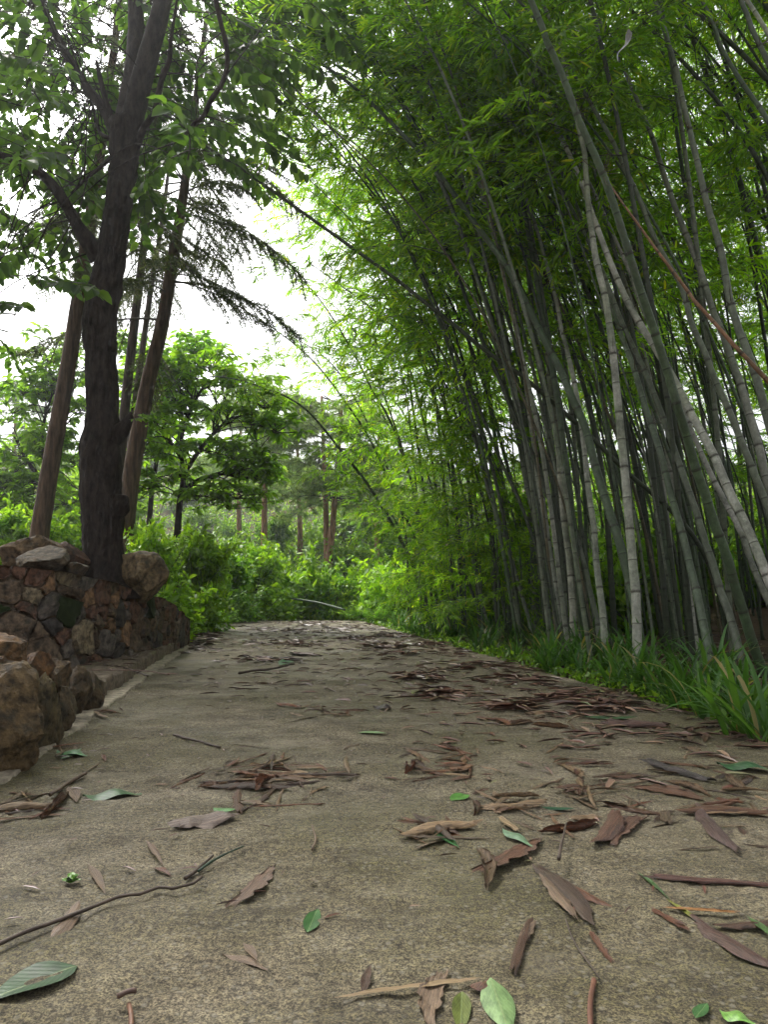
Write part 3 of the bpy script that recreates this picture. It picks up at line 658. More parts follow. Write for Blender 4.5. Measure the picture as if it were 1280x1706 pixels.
# ------------------------------------------------------------------ bamboo
def bamboo_spray(seed, ntw, nl):
    r = np.random.default_rng(seed); Lb = r.uniform(1.0, 1.35); t = np.linspace(0, 1, 9)
    bend = r.uniform(-.2, .2)
    st = np.column_stack([t * Lb, bend * t * t, .45 * t - .55 * t ** 2]); P, D, N, L = [], [], [], []; tubes = [tube(st, np.linspace(.0055, .0015, 9), 3, False)]
    for k in range(ntw):
        f = .12 + .88 * (k + .5) / ntw; p = np.array([np.interp(f, t, st[:, j]) for j in range(3)])
        a = (1 if k % 2 else -1) * r.uniform(.4, 1.2); l2 = r.uniform(.22, .5) * (1.1 - .45 * f)
        dv = nrm(np.array([math.cos(a), math.sin(a), r.uniform(-.35, .45)])); u = np.linspace(0, 1, 4)[:, None]
        sub = p + dv * l2 * u + np.array([0, 0, -.35 * l2]) * u * u; tubes.append(tube(sub, np.linspace(.002, .001, 4), 3, False))
        for q in range(nl):
            w = .3 + .7 * q / (nl - 1); b = p + dv * l2 * w + np.array([0, 0, -.35 * l2 * w * w])
            sd = (1 if q % 2 else -1) * r.uniform(.25, 1.0); ca, sa = math.cos(sd), math.sin(sd)
            d = np.array([dv[0] * ca - dv[1] * sa, dv[0] * sa + dv[1] * ca, dv[2] * .4 + r.uniform(-1.0, .1)])
            P.append(b); D.append(d); N.append(np.array([r.normal() * .6, r.normal() * .6, 1])); L.append(r.uniform(.075, .15))
    L = np.array(L)
    return twomat(leaves(P, D, N, L, np.clip(L * .15, .012, .022), TPL_BAMBOO), merge(tubes), [M['bamboo_leaf'], M['twig']], 'leafy_branch')
SPR = [bamboo_spray(300 + k, 15, 12) for k in range(10)]
_tn = np.linspace(0, 2 * np.pi, 12, endpoint=False)
RING = (lambda: mesh_from('node_ring', *tube(np.array([(0, 0, -.008), (0, 0, -.003), (0, 0, .003), (0, 0, .008)]), [1.0, 1.1, 1.1, 1.0], 12, False), [M['culm_ring']]))
M['culm_ring'] = tinted('culm_node', .8, 40, .6, .4, .003, None, .2, .4)
RING = RING()
def tuft(seed):
    r = np.random.default_rng(seed); ts = []
    for k in range(11):
        d = nrm(r.normal(size=3) * [1, 1, .35] + [0, 0, .35]); l = r.uniform(.05, .2); ts.append(tube(np.array([d * .02, d * l * .55, d * l + [0, 0, r.uniform(-.02, .05)]]), [.0035, .0025, .001], 3, False))
    V, F = merge(ts); return mesh_from('twig_tuft', V, F, [M['stick']])
TUFT = [tuft(380 + k) for k in range(4)]
PALE, MIDG, GREEN, DARKG = (.27, .28, .25), (.125, .145, .11), (.062, .095, .052), (.042, .056, .034)
def keep_default(px, py, Y): return not (px < 395 or (px < 455 and 330 < py < 680))
NBAMBOO = [0]
def bamboo(path, r0, label, group=None, color=MIDG, leaf_from=.5, per=1.5, hero=False, ssize=1.0, keep=keep_default, tint=(1, 1, 1), taper=.25, inter=.48, minz=0.0, mind=3.2):
    P = catmull(path, .1); Lt = length(P); base = P[0].copy()
    t = thing('bamboo', label, 'bamboo', base, group)
    ns = []; s = U(.1, .4)
    while s < Lt - .05: ns.append(s); s += inter * U(.85, 1.15) * (1.0 if s < Lt * .6 else .8)
    rows = []; nds = []; sg = []
    prev = 0
    for a in ns:
        v_ = U(0, 1); v2 = U(0, 1)
        for d in np.linspace(prev + .06, a - .06, 4): sg.append(v_); rows.append(d); nds.append(0.5 + (.45 if d - prev < a - d else -.45) * min(1, min(d - prev, a - d) / .3))
        for d, v in ((-.035, .44), (-.012, .48), (-.004, .49), (.004, .51), (.014, .53), (.04, .6)): sg.append(v_); rows.append(a + d); nds.append(v)
        prev = a
    rows.append(Lt); nds.append(.6); sg.append(.5)
    rows = np.clip(np.array(rows), 0, Lt); o_ = np.argsort(rows, kind='stable'); rows = rows[o_]; nds = np.array(nds)[o_]; sg = np.array(sg)[o_]
    f = rows / Lt; R = r0 * (1 - (1 - taper) * f ** 1.3); R = np.where(np.abs(np.array(nds) - .5) < .015, R * 1.09, R)
    sides = 14 if hero else 8; Pr = resample(P, rows)
    V, F = tube(Pr, R, sides, True); at_ = np.concatenate([np.repeat(nds, sides), [.6, .6]])
    cu = add('culm', mesh_from('culm', V - base, F, [M['culm']], attr={'node_dist': at_, 'segment': np.concatenate([np.repeat(sg, sides), [.5, .5]])}), t, color=tuple(np.array(color) * U(.85, 1.12)))
    PN = resample(P, np.array(ns)); TN = resample(P, np.array(ns) + .03) - resample(P, np.array(ns) - .03)
    for p, tn, a in zip(PN, TN, ns):
        fr = a / Lt; rr = r0 * (1 - (1 - taper) * fr ** 1.3)
        if hero:
            q = proj(p)
            if -40 < q[0] < 1320 and -40 < q[1] < 1180:
                rg = add('node_ring', RING, cu, color=(.06, .052, .042)); rg.matrix_local = Matrix.Translation(Vector(p - base)) @ Vector(tn).to_track_quat('Z', 'Y').to_matrix().to_4x4() @ Matrix.Diagonal((rr, rr, 1, 1))
        if hero and fr > .32 and U(0, 1) < .35: place(add('twig_tuft', TUFT[rng.integers(4)], t, Vector(p - base), (.07, .05, .03)), p - base, U(0, 6.28), 0, 0, U(.7, 1.2))
        if fr < leaf_from or p[2] < minz: continue
        k = int(per) + (U(0, 1) < per - int(per))
        for _ in range(k):
            az = U(0, 6.283); sz = ssize * U(.7, 1.2); el = U(-.35, .5)
            tip = p + np.array([math.cos(az), math.sin(az), 0]) * .8 * sz; q = proj(tip)
            if math.hypot(tip[0], tip[1]) < mind or not keep(q[0], q[1], tip[1]): continue
            if q[0] > 1700 or q[0] < -200 or q[1] < -700: continue
            o = add('leafy_branch', SPR[rng.integers(len(SPR))], t, color=tuple(np.array(tint) * U(.75, 1.25)))
            place(o, p - base, az, el, U(-.5, .5), sz)
    NBAMBOO[0] += 1
    return t
def hero(pts, Y0, Y1, w, label, color, ext=2.6, bend=(-.35, 0, -.25), leaf_from=.62, per=1.2, **kw):
    """pts px path from the base up; continued past the last point with a bend"""
    P = px_path(pts, Y0, Y1); P[0][2] = min(P[0][2], T(P[0][0], P[0][1]) - .03) if P[0][2] < .35 else P[0][2]
    if P[0][2] > .3:                                            # base lies outside the picture: carry the stem down to the soil
        d = nrm(P[0] - P[1]); d[2] = min(d[2], -.5); d = nrm(d); k = (P[0][2] - 0.05) / -d[2]; P = np.vstack([P[0] + d * k, P])
    d = nrm(P[-1] - P[-2]); e1 = P[-1] + d * ext * .5 + np.array(bend) * .25 * ext * .5; e2 = P[-1] + d * ext + np.array(bend) * ext * .55
    return bamboo(np.vstack([P, e1, e2]), w * .395 * Y0 / FPX, label, 'bamboo in the front row', color, leaf_from, per, True, **kw)
hero([(1064, 1138), (1062, 1050), (1060, 985), (1055, 940), (1050, 880), (1041, 780), (1033, 700), (1020, 570), (1008, 490), (995, 440), (988, 395), (981, 344), (976, 275), (967, 220)], 5.2, 5.6, 20, 'pale whitish culm with dark rings, straightest of the front bamboo, right of centre', PALE)
hero([(1078, 1140), (1068, 1075), (1060, 1012), (1050, 970), (1035, 912), (1022, 870), (1007, 825), (992, 775), (975, 710), (950, 655), (935, 617), (912, 575), (890, 530), (862, 475), (835, 430), (790, 370), (747, 310), (710, 265)], 5.35, 6.4, 21, 'dark green culm crossing in front of the pale straight one and curving left', GREEN, leaf_from=.7)
hero([(1285, 1150), (1265, 1100), (1252, 1062), (1237, 1012), (1225, 975), (1212, 925), (1192, 875), (1177, 827), (1160, 780), (1145, 725), (1130, 680), (1115, 625), (1100, 580), (1085, 532), (1070, 490), (1045, 410), (1020, 330), (995, 265), (965, 200), (940, 130), (910, 65), (885, 0)], 5.1, 4.4, 20, 'long dark green culm sweeping up to the top edge of the picture', GREEN, leaf_from=.86)
hero([(1345, 1130), (1310, 1040), (1280, 962), (1257, 905), (1235, 857), (1215, 817), (1192, 762), (1172, 725), (1150, 685), (1132, 647), (1105, 600), (1075, 552), (1045, 500), (1015, 430), (985, 350), (955, 270)], 4.8, 6.0, 22, 'bright whitish leaning culm at the right edge with wide pale internodes', (.36, .36, .34), leaf_from=.72)
hero([(1320, 1110), (1300, 1050), (1280, 1000), (1257, 950), (1237, 890), (1215, 847), (1190, 800), (1167, 750), (1145, 697), (1122, 640), (1095, 570), (1065, 500), (1040, 430)], 5.2, 6.2, 14, 'thinner whitish culm leaning parallel below the bright one at right', (.29, .29, .275), leaf_from=.72)
hero([(1375, 1130), (1340, 1020), (1310, 930), (1280, 845), (1262, 800), (1247, 762), (1232, 725), (1217, 687), (1202, 655), (1187, 620), (1175, 587), (1160, 555), (1150, 532), (1139, 481), (1115, 440), (1087, 388), (1067, 333), (1029, 254), (1010, 215)], 5.0, 5.6, 17, 'grey-green leaning culm with a dark tuft where it enters the canopy', MIDG, leaf_from=.75)
hero([(1190, 1140), (1182, 1087), (1172, 1037), (1162, 987), (1152, 950), (1142, 905), (1130, 862), (1122, 837), (1112, 795), (1100, 750), (1087, 712), (1075, 675), (1065, 640), (1052, 600), (1037, 562), (1022, 515), (1005, 460), (985, 400)], 5.1, 6.4, 18, 'green-grey culm standing right of the pale straight one', (.11, .145, .10), leaf_from=.66)
hero([(1248, 1150), (1230, 1075), (1217, 1025), (1202, 987), (1190, 942), (1177, 907), (1160, 850), (1142, 800), (1125, 750), (1107, 700), (1090, 655), (1070, 607), (1052, 570), (1035, 532), (1015, 480), (990, 420)], 5.0, 6.2, 17, 'grey culm with a bristly ring, between two greener leaning culms', MIDG, leaf_from=.66)
hero([(1420, 1150), (1370, 1010), (1330, 880), (1300, 770), (1275, 680), (1260, 625), (1245, 582), (1232, 550), (1216, 495), (1201, 412), (1180, 344), (1160, 258), (1139, 172), (1120, 90)], 4.7, 5.2, 21, 'thick grey culm near the right edge behind the brown dead stem', MIDG, leaf_from=.75)
hero([(1390, 1110), (1340, 980), (1300, 860), (1275, 790), (1267, 750), (1252, 700), (1235, 640), (1220, 600), (1205, 555), (1190, 522), (1170, 457), (1146, 395), (1125, 344), (1105, 285), (1080, 210)], 5.2, 6.0, 20, 'grey culm rising just left of the thick one near the right edge', (.18, .19, .165), leaf_from=.7)
hero([(1500, 900), (1420, 500), (1340, 240), (1280, 103), (1252, 45), (1235, 0)], 4.2, 4.6, 20, 'dark thick culm cutting the upper right corner', DARKG, leaf_from=.85)
hero([(1560, 900), (1460, 460), (1350, 180), (1280, 55), (1266, 31), (1245, 0)], 4.3, 4.3, 15, 'pale thin culm in the extreme upper right corner', (.3, .33, .27), leaf_from=.9)
hero([(1540, 950), (1440, 560), (1350, 330), (1280, 200), (1256, 165), (1228, 124), (1201, 76), (1180, 20)], 4.6, 5.0, 17, 'green culm slanting below the upper right corner', GREEN, leaf_from=.85)
hero([(940, 1108), (937, 1062), (930, 1012), (926, 980), (920, 937), (912, 887), (905, 837), (897, 800), (890, 737), (882, 687), (875, 630), (865, 562), (852, 500), (838, 430)], 7.0, 7.8, 13, 'pale culm left of the wider pale one, in the middle of the thicket edge', PALE)
hero([(962, 1110), (957, 1062), (955, 1012), (952, 962), (947, 912), (940, 862), (932, 762), (925, 700), (917, 637), (912, 575), (905, 515), (895, 440)], 6.7, 7.4, 16, 'wide pale culm with mossy lower joints, middle of the thicket edge', (.26, .265, .22))
hero([(1000, 1100), (997, 1037), (987, 1000), (977, 955), (965, 907), (950, 862), (935, 812), (925, 770), (912, 720), (902, 675), (890, 620), (875, 562), (860, 500), (845, 440)], 6.6, 7.6, 12, 'thin grey culm crossing behind the wide pale one', MIDG)
hero([(1014, 1125), (1011, 1100), (1007, 1050), (1004, 1012), (997, 962), (992, 912), (990, 875), (982, 825), (977, 775), (970, 712), (962, 662), (955, 625), (945, 582), (935, 545), (922, 480)], 5.9, 6.8, 15, 'pale culm left of the dark curving one', PALE)
hero([(926, 1100), (921, 1070), (917, 1037), (912, 1000), (907, 962), (902, 912), (892, 867), (880, 820), (872, 780), (865, 737), (852, 687), (842, 640), (832, 600), (820, 557), (802, 507), (780, 440)], 7.3, 8.2, 11, 'slim grey culm left of the pale pair at the thicket edge', MIDG)
hero([(1000, 1095), (982, 1037), (970, 987), (955, 937), (930, 875), (915, 830), (897, 780), (877, 732), (855, 687), (835, 637), (815, 592), (797, 550), (780, 507), (755, 440)], 7.1, 7.6, 13, 'dark shaded culm leaning left behind the pale pair', DARKG)
hero([(955, 1080), (935, 1025), (920, 987), (902, 937), (887, 892), (872, 850), (860, 820), (840, 780), (822, 737), (805, 695), (785, 645), (765, 600), (742, 550), (720, 507), (690, 430)], 7.5, 8.0, 9, 'slim dark culm leaning far left among the left-hand leaves', DARKG)
hero([(878, 1095), (870, 1055), (860, 1017), (850, 970), (837, 912), (825, 850), (812, 807), (800, 760), (787, 712), (772, 660), (755, 600), (735, 530)], 8.0, 8.6, 9, 'slim grey culm standing at the left end of the dense row', MIDG)
hero([(900, 1090), (892, 1070), (880, 1025), (865, 975), (852, 925), (835, 875), (820, 837), (806, 790), (790, 730)], 7.8, 8.4, 8, 'thin culm just right of the one ending the dense row', MIDG)
hero([(818, 1060), (810, 1032), (800, 987), (790, 937), (782, 887), (777, 850), (767, 800), (755, 740), (742, 680)], 9.2, 9.6, 8, 'slim culm among low leaves, left of the dense row', MIDG, leaf_from=.5)
hero([(808, 1055), (802, 1025), (787, 987), (775, 950), (768, 905), (758, 840), (750, 790), (738, 720)], 9.4, 9.9, 7, 'thin dark culm touching the slim one left of the dense row', DARKG, leaf_from=.5)
hero([(712, 1030), (704, 1006), (687, 938), (661, 887), (639, 848), (608, 800), (574, 758), (518, 690), (479, 662), (436, 645), (408, 636)], 13, 12, 8, 'far bamboo arching left over the road end with a drooping tip', GREEN, ext=.5, leaf_from=.3, per=2.4, ssize=.75, keep=lambda px, py, Y: px > 370 and py > 540)
hero([(716, 1028), (707, 1000), (704, 930), (684, 880), (662, 830), (640, 783), (618, 735), (590, 690)], 13.2, 13, 7, 'far bamboo beside the arching one, ending in hazy leaves', GREEN, leaf_from=.3, per=1.6)
hero([(735, 1030), (725, 980), (708, 900), (685, 800), (662, 730), (642, 685), (619, 648), (590, 590)], 12.5, 12.5, 7, 'far bamboo rising behind the low yellow-green leaves', GREEN, leaf_from=.55, per=1.0)
hero([(1225, 1080), (1190, 960), (1150, 885), (1097, 830), (1060, 800), (1030, 772), (985, 727), (930, 678), (865, 622), (810, 585), (762, 545), (720, 513), (660, 465), (590, 415), (520, 365), (450, 315), (400, 280), (345, 245), (310, 215)], 7.2, 6.6, 11, 'long dark culm leaning far left across the road to the big tree', DARKG, ext=.4, leaf_from=.93, per=.6, taper=.45)
brown = px_path([(1400, 800), (1340, 700), (1280, 635), (1260, 612), (1235, 587), (1210, 560), (1185, 530), (1160, 505), (1149, 488), (1115, 443), (1087, 406), (1060, 368), (1032, 330), (1005, 289)], 4.3, 4.8)
brown = np.vstack([[3.4, 4.2, .05], brown])
bamboo(brown, .021, 'dead brown bamboo stem slanting across the front culms at right', None, (.19, .095, .05), 2, 0, True)

# bamboo leaning out over the road: base at the verge, tip above the road
k = 0
for (px, py, Y, H) in [(430, 60, 8.5, 0), (470, 170, 9.2, 0), (520, -40, 7.8, 0), (500, 250, 10, 0), (560, 120, 8.6, 0), (600, 300, 9.5, 0), (540, 380, 11, 0), (500, 480, 13, 0), (590, 480, 11.5, 0), (640, 20, 7.4, 0), (650, 200, 8.4, 0), (680, 360, 9.0, 0), (640, 560, 12, 0), (700, 120, 7.6, 0), (740, 260, 8.2, 0), (460, -60, 8.8, 0), (620, -120, 8.2, 0), (480, 560, 14, 0), (560, 620, 14.5, 0), (720, 480, 9.6, 0), (620, 640, 13.5, 0), (440, 280, 10.5, 0), (760, 60, 7.0, 0), (800, -60, 6.6, 0), (690, 560, 10.5, 0),
                       (560, 10, 9.6, 0), (600, 210, 10.6, 0), (660, 90, 9.4, 0), (520, 330, 12, 0)]:
    tip = at(px, py, Y); y0 = Y + U(-.8, .8); x0 = edgeR(y0) + U(.5, 1.6); b = np.array([x0, y0, T(x0, y0) - .05])
    h = tip[2]; m1 = b + np.array([-.03 * h, 0, .42 * h]); m2 = b * .45 + tip * .55; m2[2] = .86 * h; e = tip + np.array([-.25, 0, -.25])
    rr_ = U(.02, .032)
    bamboo(np.array([b, m1, m2, tip, e]), rr_, ('thick' if rr_ > .027 else 'slender') + ' bamboo arching over the road, tip ' + ('at the top edge' if py < 70 else 'above the leaning dark culm' if py < 290 else 'beside the leaning dark culm' if py < 500 else 'low above the road end') + (', leftmost part' if px < 520 else ', middle part' if px < 640 else ', near the thicket'), 'bamboo arching over the road', (GREEN, MIDG, DARKG)[k % 3], .42, 1.0, ssize=U(.85, 1.1), tint=np.array([1.6, 1.5, .9]) * U(.85, 1.25)); k += 1
# the dense thicket behind the front row
TONE = {MIDG: 'grey-green', GREEN: 'green', DARKG: 'dark', PALE: 'pale'}
for k in range(92):
    Y = U(5.6, 9) if k < 45 else U(8, 15); x0 = edgeR(Y) + U(.55, 2.6 + .45 * Y)
    q = 640 + FPX * x0 / Y
    if q > 1750: x0 = (1700 - 640) / FPX * Y * U(.5, 1)
    b = np.array([x0, Y, T(x0, Y) - .05]); H = U(6.5, 10.5); dx = -U(1.2, 3.8) ; dy = U(-1.2, .8)
    tip = b + np.array([dx, dy, H]); m1 = b + np.array([dx * .1, dy * .2, H * .3]); m2 = b + np.array([dx * .38, dy * .5, H * .68]); e = tip + np.array([-.5, 0, -.3])
    tone = (MIDG, GREEN, DARKG, DARKG, GREEN, PALE)[rng.integers(6)]; qx = proj(b)[0]; spot = 'behind the slim culms at the left end' if qx < 870 else 'behind the pale pair' if qx < 990 else 'behind the pale straight culm' if qx < 1100 else 'behind the leaning green culms' if qx < 1220 else 'behind the bright whitish culm' if qx < 1330 else 'beyond the right edge'
    bamboo(np.array([b, m1, m2, tip, e]), U(.02, .038), TONE[tone] + ' shaded bamboo ' + ('just ' if Y < 7.5 else 'deep in the thicket ' if Y < 11 else 'farthest ') + spot, 'bamboo deep in the thicket', tone, U(.34, .5), .85, tint=np.array([1.15, 1.15, .85]) * U(.8, 1.2), mind=4.0, minz=2.0)
# thin canes standing between the stouter culms
for k in range(64):
    Y = U(5.7, 11); q = 830 + 560 * (k + U(0, 1)) / 64; x0 = max((q - 640) / FPX * Y, edgeR(Y) + .45); b = np.array([x0, Y, T(x0, Y) - .05]); H = U(5.5, 9); dx = -U(1.2, 4.2); dy = U(-.8, .8)
    where = 'the slim culms at the left end' if q < 920 else 'the pale pair' if q < 1000 else 'the pale straight culm' if q < 1090 else 'the leaning green culms' if q < 1220 else 'the bright whitish culm'
    bamboo(np.array([b, b + np.array([dx * .12, dy * .2, H * .32]), b + np.array([dx * .42, dy * .5, H * .68]), b + np.array([dx, dy, H])]), U(.010, .021), ['very thin', 'thin', 'slanting thin', 'dark thin'][k % 4] + ' bamboo cane near ' + where + (', front' if Y < 7 else ', middle' if Y < 9 else ', back'), 'thin canes in the thicket', (DARKG, MIDG, GREEN, DARKG, (.10, .085, .05))[rng.integers(5)], .5, .45, ssize=.9, mind=4.0, minz=2.2, inter=.4)
# leafy bamboo closing the view behind the thicket
for k in range(34):
    Y = U(13, 19); q = 800 + 700 * (k + U(0, 1)) / 34; x0 = (q - 640) / FPX * Y; b = np.array([x0, Y, T(x0, Y) - .05]); H = U(5, 9); dx = -U(.3, 2)
    bamboo(np.array([b, b + np.array([dx * .1, 0, H * .35]), b + np.array([dx * .4, 0, H * .7]), b + np.array([dx, 0, H])]), U(.018, .03), 'leafy bamboo closing the view ' + ('behind the slim culms' if q < 960 else 'behind the pale straight culm' if q < 1120 else 'behind the leaning culms at right' if q < 1290 else 'past the right edge') + (', nearer' if Y < 15 else ', middle' if Y < 17 else ', rearmost') + (' tall' if H > 7 else ' short'), 'bamboo behind the thicket', (MIDG, GREEN, DARKG)[k % 3], .06, 1.0, ssize=1.5, tint=np.array([.9, .95, .8]) * U(.7, 1.1), inter=.5)
# low leafy young bamboo at the left end of the row
for px, py, Y in [(665, 720, 10.5), (700, 690, 9.5), (735, 760, 9.0), (690, 800, 11), (640, 840, 12.5), (720, 850, 9.8), (760, 820, 8.8), (675, 900, 12), (745, 640, 8.6), (710, 930, 10.5), (770, 700, 8.4)]:
    tip = at(px, py, Y); x0 = max(tip[0] + U(.3, .8), edgeR(Y) + .35); b = np.array([x0, Y + U(-.2, .3), T(x0, Y) - .05]); h = max(tip[2], .8)
    bamboo(np.array([b, b + np.array([-.04, 0, h * .5]), (b + tip) / 2 + np.array([0, 0, h * .35]), tip]), U(.008, .014), ('tallest' if py == 640 else 'taller' if py < 780 else 'low') + ' young leafy bamboo, ' + ('left end of the bright low leaves' if px < 680 else 'middle of the bright low leaves' if px < 730 else 'right end of the bright low leaves') + (', near' if Y < 9.2 else ', farther' if Y < 11.2 else ', farthest'), 'low leafy bamboo by the verge', GREEN, .15, 2.2, ssize=.7, tint=np.array([1.1, 1.1, .8]) * U(.8, 1.1), inter=.25, keep=lambda px, py, Y: px > 600)
# pale torn sheath caught in the canopy
P0 = at(1048, 48, 4.0); tt = np.linspace(0, 1, 9); wv = np.interp(tt, [0, .12, .25, .4, 1], [.004, .02, .017, .007, .002])
c_ = np.column_stack([-.07 * tt + .02 * np.sin(tt * 6), .02 * np.sin(tt * 5), -.22 * tt])
V = np.vstack([c_ + np.column_stack([wv, 0 * wv, .2 * wv]), c_ + np.column_stack([0 * wv, wv * .5, 0 * wv]), c_ - np.column_stack([wv, 0 * wv, .2 * wv])])
i = np.arange(8); F = [np.vstack([np.stack([i, i + 1, i + 10, i + 9], 1), np.stack([i + 9, i + 10, i + 19, i + 18], 1)])]
tag(add('torn_sheath', mesh_from('torn_sheath', V, F, [M['litter']]), loc=Vector(P0), color=(.5, .5, .46)), 'pale torn bamboo sheath dangling high in the canopy at upper right', 'sheath')
# loose pole at the end of the road
P = px_path([(485, 997), (530, 1004), (575, 1016)], 17.5, 16.5); V, F = tube(catmull(P, .1), np.full(len(catmull(P, .1)), .022), 8)
tag(add('bamboo_pole', mesh_from('bamboo_pole', V, F, [M['stick']]), color=(.10, .14, .09)), 'cut bamboo pole lying slanted in the bushes at the road end', 'pole')

# ------------------------------------------------------------------ mid-ground trees, shrubs, hillside
def lance_twig(seed):
    r = np.random.default_rng(seed); P, D, N, L = [], [], [], []; tubes = []
    for c in range(6):
        p0 = np.array([0, 0, 0.]); az = r.uniform(0, 6.28); d = nrm(np.array([math.cos(az), math.sin(az), r.uniform(-.1, .8)])); ln = r.uniform(.25, .55); tubes.append(tube(np.array([p0, p0 + d * ln * .5, p0 + d * ln]), [.008, .006, .004], 4, False))
        for k in range(9):
            a = r.uniform(0, 6.28); dv = nrm(d * .35 + np.array([math.cos(a), math.sin(a), r.uniform(-.7, .2)])); P.append(p0 + d * ln * r.uniform(.75, 1.05)); D.append(dv); N.append(np.array([0, 0, 1]) + r.normal(size=3) * .3); L.append(r.uniform(.13, .22))
    L = np.array(L); return twomat(leaves(P, D, N, L, L * .33, TPL_LANCE), merge(tubes), [M['dark_leaf'], M['twig']], 'leafy_twig')
LT = [lance_twig(500 + k) for k in range(5)]
def mid_tree(name, label, base_px, Y, stems, region, ntw, size, tint, protos, bark=BARK, cat='tree', group=None):
    b = at(*base_px, Y); b[2] = T(b[0], b[1]) - .05; t = thing(name, label, cat, b, group); axes = []
    for st in stems:
        P = px_path(st, Y, Y); P = np.vstack([b, P]) if st is stems[0] else P
        Rr = np.linspace(*( (.09, .02) if st is stems[0] else (.05, .012)), len(catmull(P, .12))); Q = catmull(P, .12); axes.append(Q)
        V, F = tube(Q, Rr, 8, True, .1, 6); add('trunk' if st is stems[0] else 'branch', mesh_from('trunk', V - b, F, [M['bark']]), t, color=bark)
    AX = np.vstack(axes); fine = []; n = 0
    for _ in range(ntw * 8):
        cx, cy, rx, ry = region[rng.integers(len(region))]; a, rr = U(0, 6.28), abs(rng.normal()) * .62
        p = at(cx + rx * rr * math.cos(a), cy + ry * rr * math.sin(a), Y + U(-1, 1) * (rx * Y / FPX) * .8); j = np.argsort(((AX - p) ** 2).sum(1))[rng.integers(12)]
        if np.linalg.norm(AX[j] - p) > 3.2: continue
        o = add('leafy_twig', protos[rng.integers(len(protos))], t, color=tuple(np.array(tint) * U(.75, 1.25))); place(o, p - b, U(0, 6.28), U(-.3, .3), 0, size * U(.8, 1.2))
        pts = catmull(np.array([AX[j], (AX[j] + p) / 2 + [0, 0, .12], p]), .25); fine.append(tube(pts, np.linspace(.014, .005, len(pts)), 4, False)); n += 1
        if n >= ntw: break
    V, F = merge(fine); add('fine_branches', mesh_from('fine_branches', V - b, F, [M['bark']]), t, color=bark)
    return t
mid_tree('broadleaf_tree', 'dark crooked tree with long drooping leaves behind the right boulder', (290, 905), 13, [[(298, 850), (305, 800), (302, 730), (320, 680), (340, 640)], [(303, 820), (330, 800), (370, 790), (410, 800)], [(302, 760), (270, 720), (250, 690)], [(305, 790), (340, 740), (380, 700), (420, 690)]],
         [(x, y, 30, 15) for x, y in [(225, 640), (265, 615), (310, 645), (350, 612), (400, 645), (440, 680), (455, 722), (405, 702), (345, 690), (290, 695), (240, 705), (215, 765), (260, 760), (325, 752), (385, 768), (425, 792), (345, 832), (290, 805), (245, 818), (395, 832)]], 105, 1.0, (1.5, 1.5, .95), LT)
mid_tree('broadleaf_tree', 'leafy tree between the leaning fir and the left edge of the picture', (40, 905), 14, [[(60, 860), (75, 790), (70, 720), (85, 660)], [(68, 800), (40, 760), (20, 720)], [(72, 760), (105, 710), (120, 660)]],
         [(x, y, 28, 15) for x, y in [(15, 705), (50, 660), (95, 640), (132, 690), (30, 760), (82, 738), (122, 772), (8, 815), (62, 812), (112, 842), (78, 596), (120, 615), (20, 850)]], 80, 1.0, (1.5, 1.5, 1.0), LT)
mid_tree('broadleaf_tree', 'light green tree seen between the big trunk and the fir trunks', (245, 900), 17, [[(250, 850), (262, 760), (280, 680), (300, 620)], [(262, 770), (230, 720), (222, 660)]], [(x, y, 26, 14) for x, y in [(228, 590), (250, 640), (290, 620), (330, 590), (300, 670), (240, 690), (270, 730), (222, 740)]], 60, 1.2, (1.5, 1.6, 1.1), LT)
# leafy bush prototypes
def bush(seed, n, tplt, L0, wr, mat, shape=(1, 1, 1), upright=.2):
    r = np.random.default_rng(seed); nc = 34; C = nrm(r.normal(size=(nc, 3))) * r.uniform(.3, .85, (nc, 1)); C[:, 2] = np.abs(C[:, 2]) * 1.0 + .12
    k = r.integers(nc, size=n); off = nrm(r.normal(size=(n, 3))) * (r.uniform(0, 1, (n, 1)) ** .6) * .25; P = (C[k] + off) * np.array(shape); P[:, 2] = np.maximum(P[:, 2], .02)
    D = off * 3 + r.normal(size=(n, 3)) * .5 + [0, 0, -.1]; N = r.normal(size=(n, 3)) * .5 + [0, 0, 1]
    L = r.uniform(.7, 1.3, n) * L0; tubes = []
    for q in range(16):
        d0 = nrm(r.normal(size=3) * [1, 1, .4] + [0, 0, .9]); a0 = np.array([r.normal() * .25, r.normal() * .25, .5]); e0 = a0 + d0 * r.uniform(.75, 1.15); ff = np.linspace(.35, 1, 26)[:, None]; m_ = len(ff)
        P = np.vstack([P, a0 + (e0 - a0) * ff]); D = np.vstack([D, d0 * .5 + r.normal(size=(m_, 3)) * .7]); N = np.vstack([N, r.normal(size=(m_, 3)) * .4 + [0, 0, 1]]); L = np.concatenate([L, r.uniform(.7, 1.2, m_) * L0]); tubes.append(tube(np.array([a0, (a0 + e0) / 2, e0]), [.008, .006, .003], 3, False))
    for c in C[:14]:
        p = np.array([np.zeros(3), c * np.array(shape) * .5 + [0, 0, .05], c * np.array(shape)]); tubes.append(tube(p, [.016, .01, .004], 4, False))
    return leaves(P, D, N, L, L * wr, tplt), merge(tubes)
BU = []
for k in range(6):
    a = bush(600 + k, 1700, TPL_SMALL if k % 2 else TPL_LANCE, [.16, .14, .2, .12, .15, .17][k], [.5, .55, .4, .6, .5, .5][k], None, (1, 1, 1.1), .4)
    BU.append((mesh_from('foliage', a[0][0], a[0][1], [M['shrub_leaf'] if k != 2 else M['dark_leaf']]), mesh_from('stems', a[1][0], a[1][1], [M['twig']])))
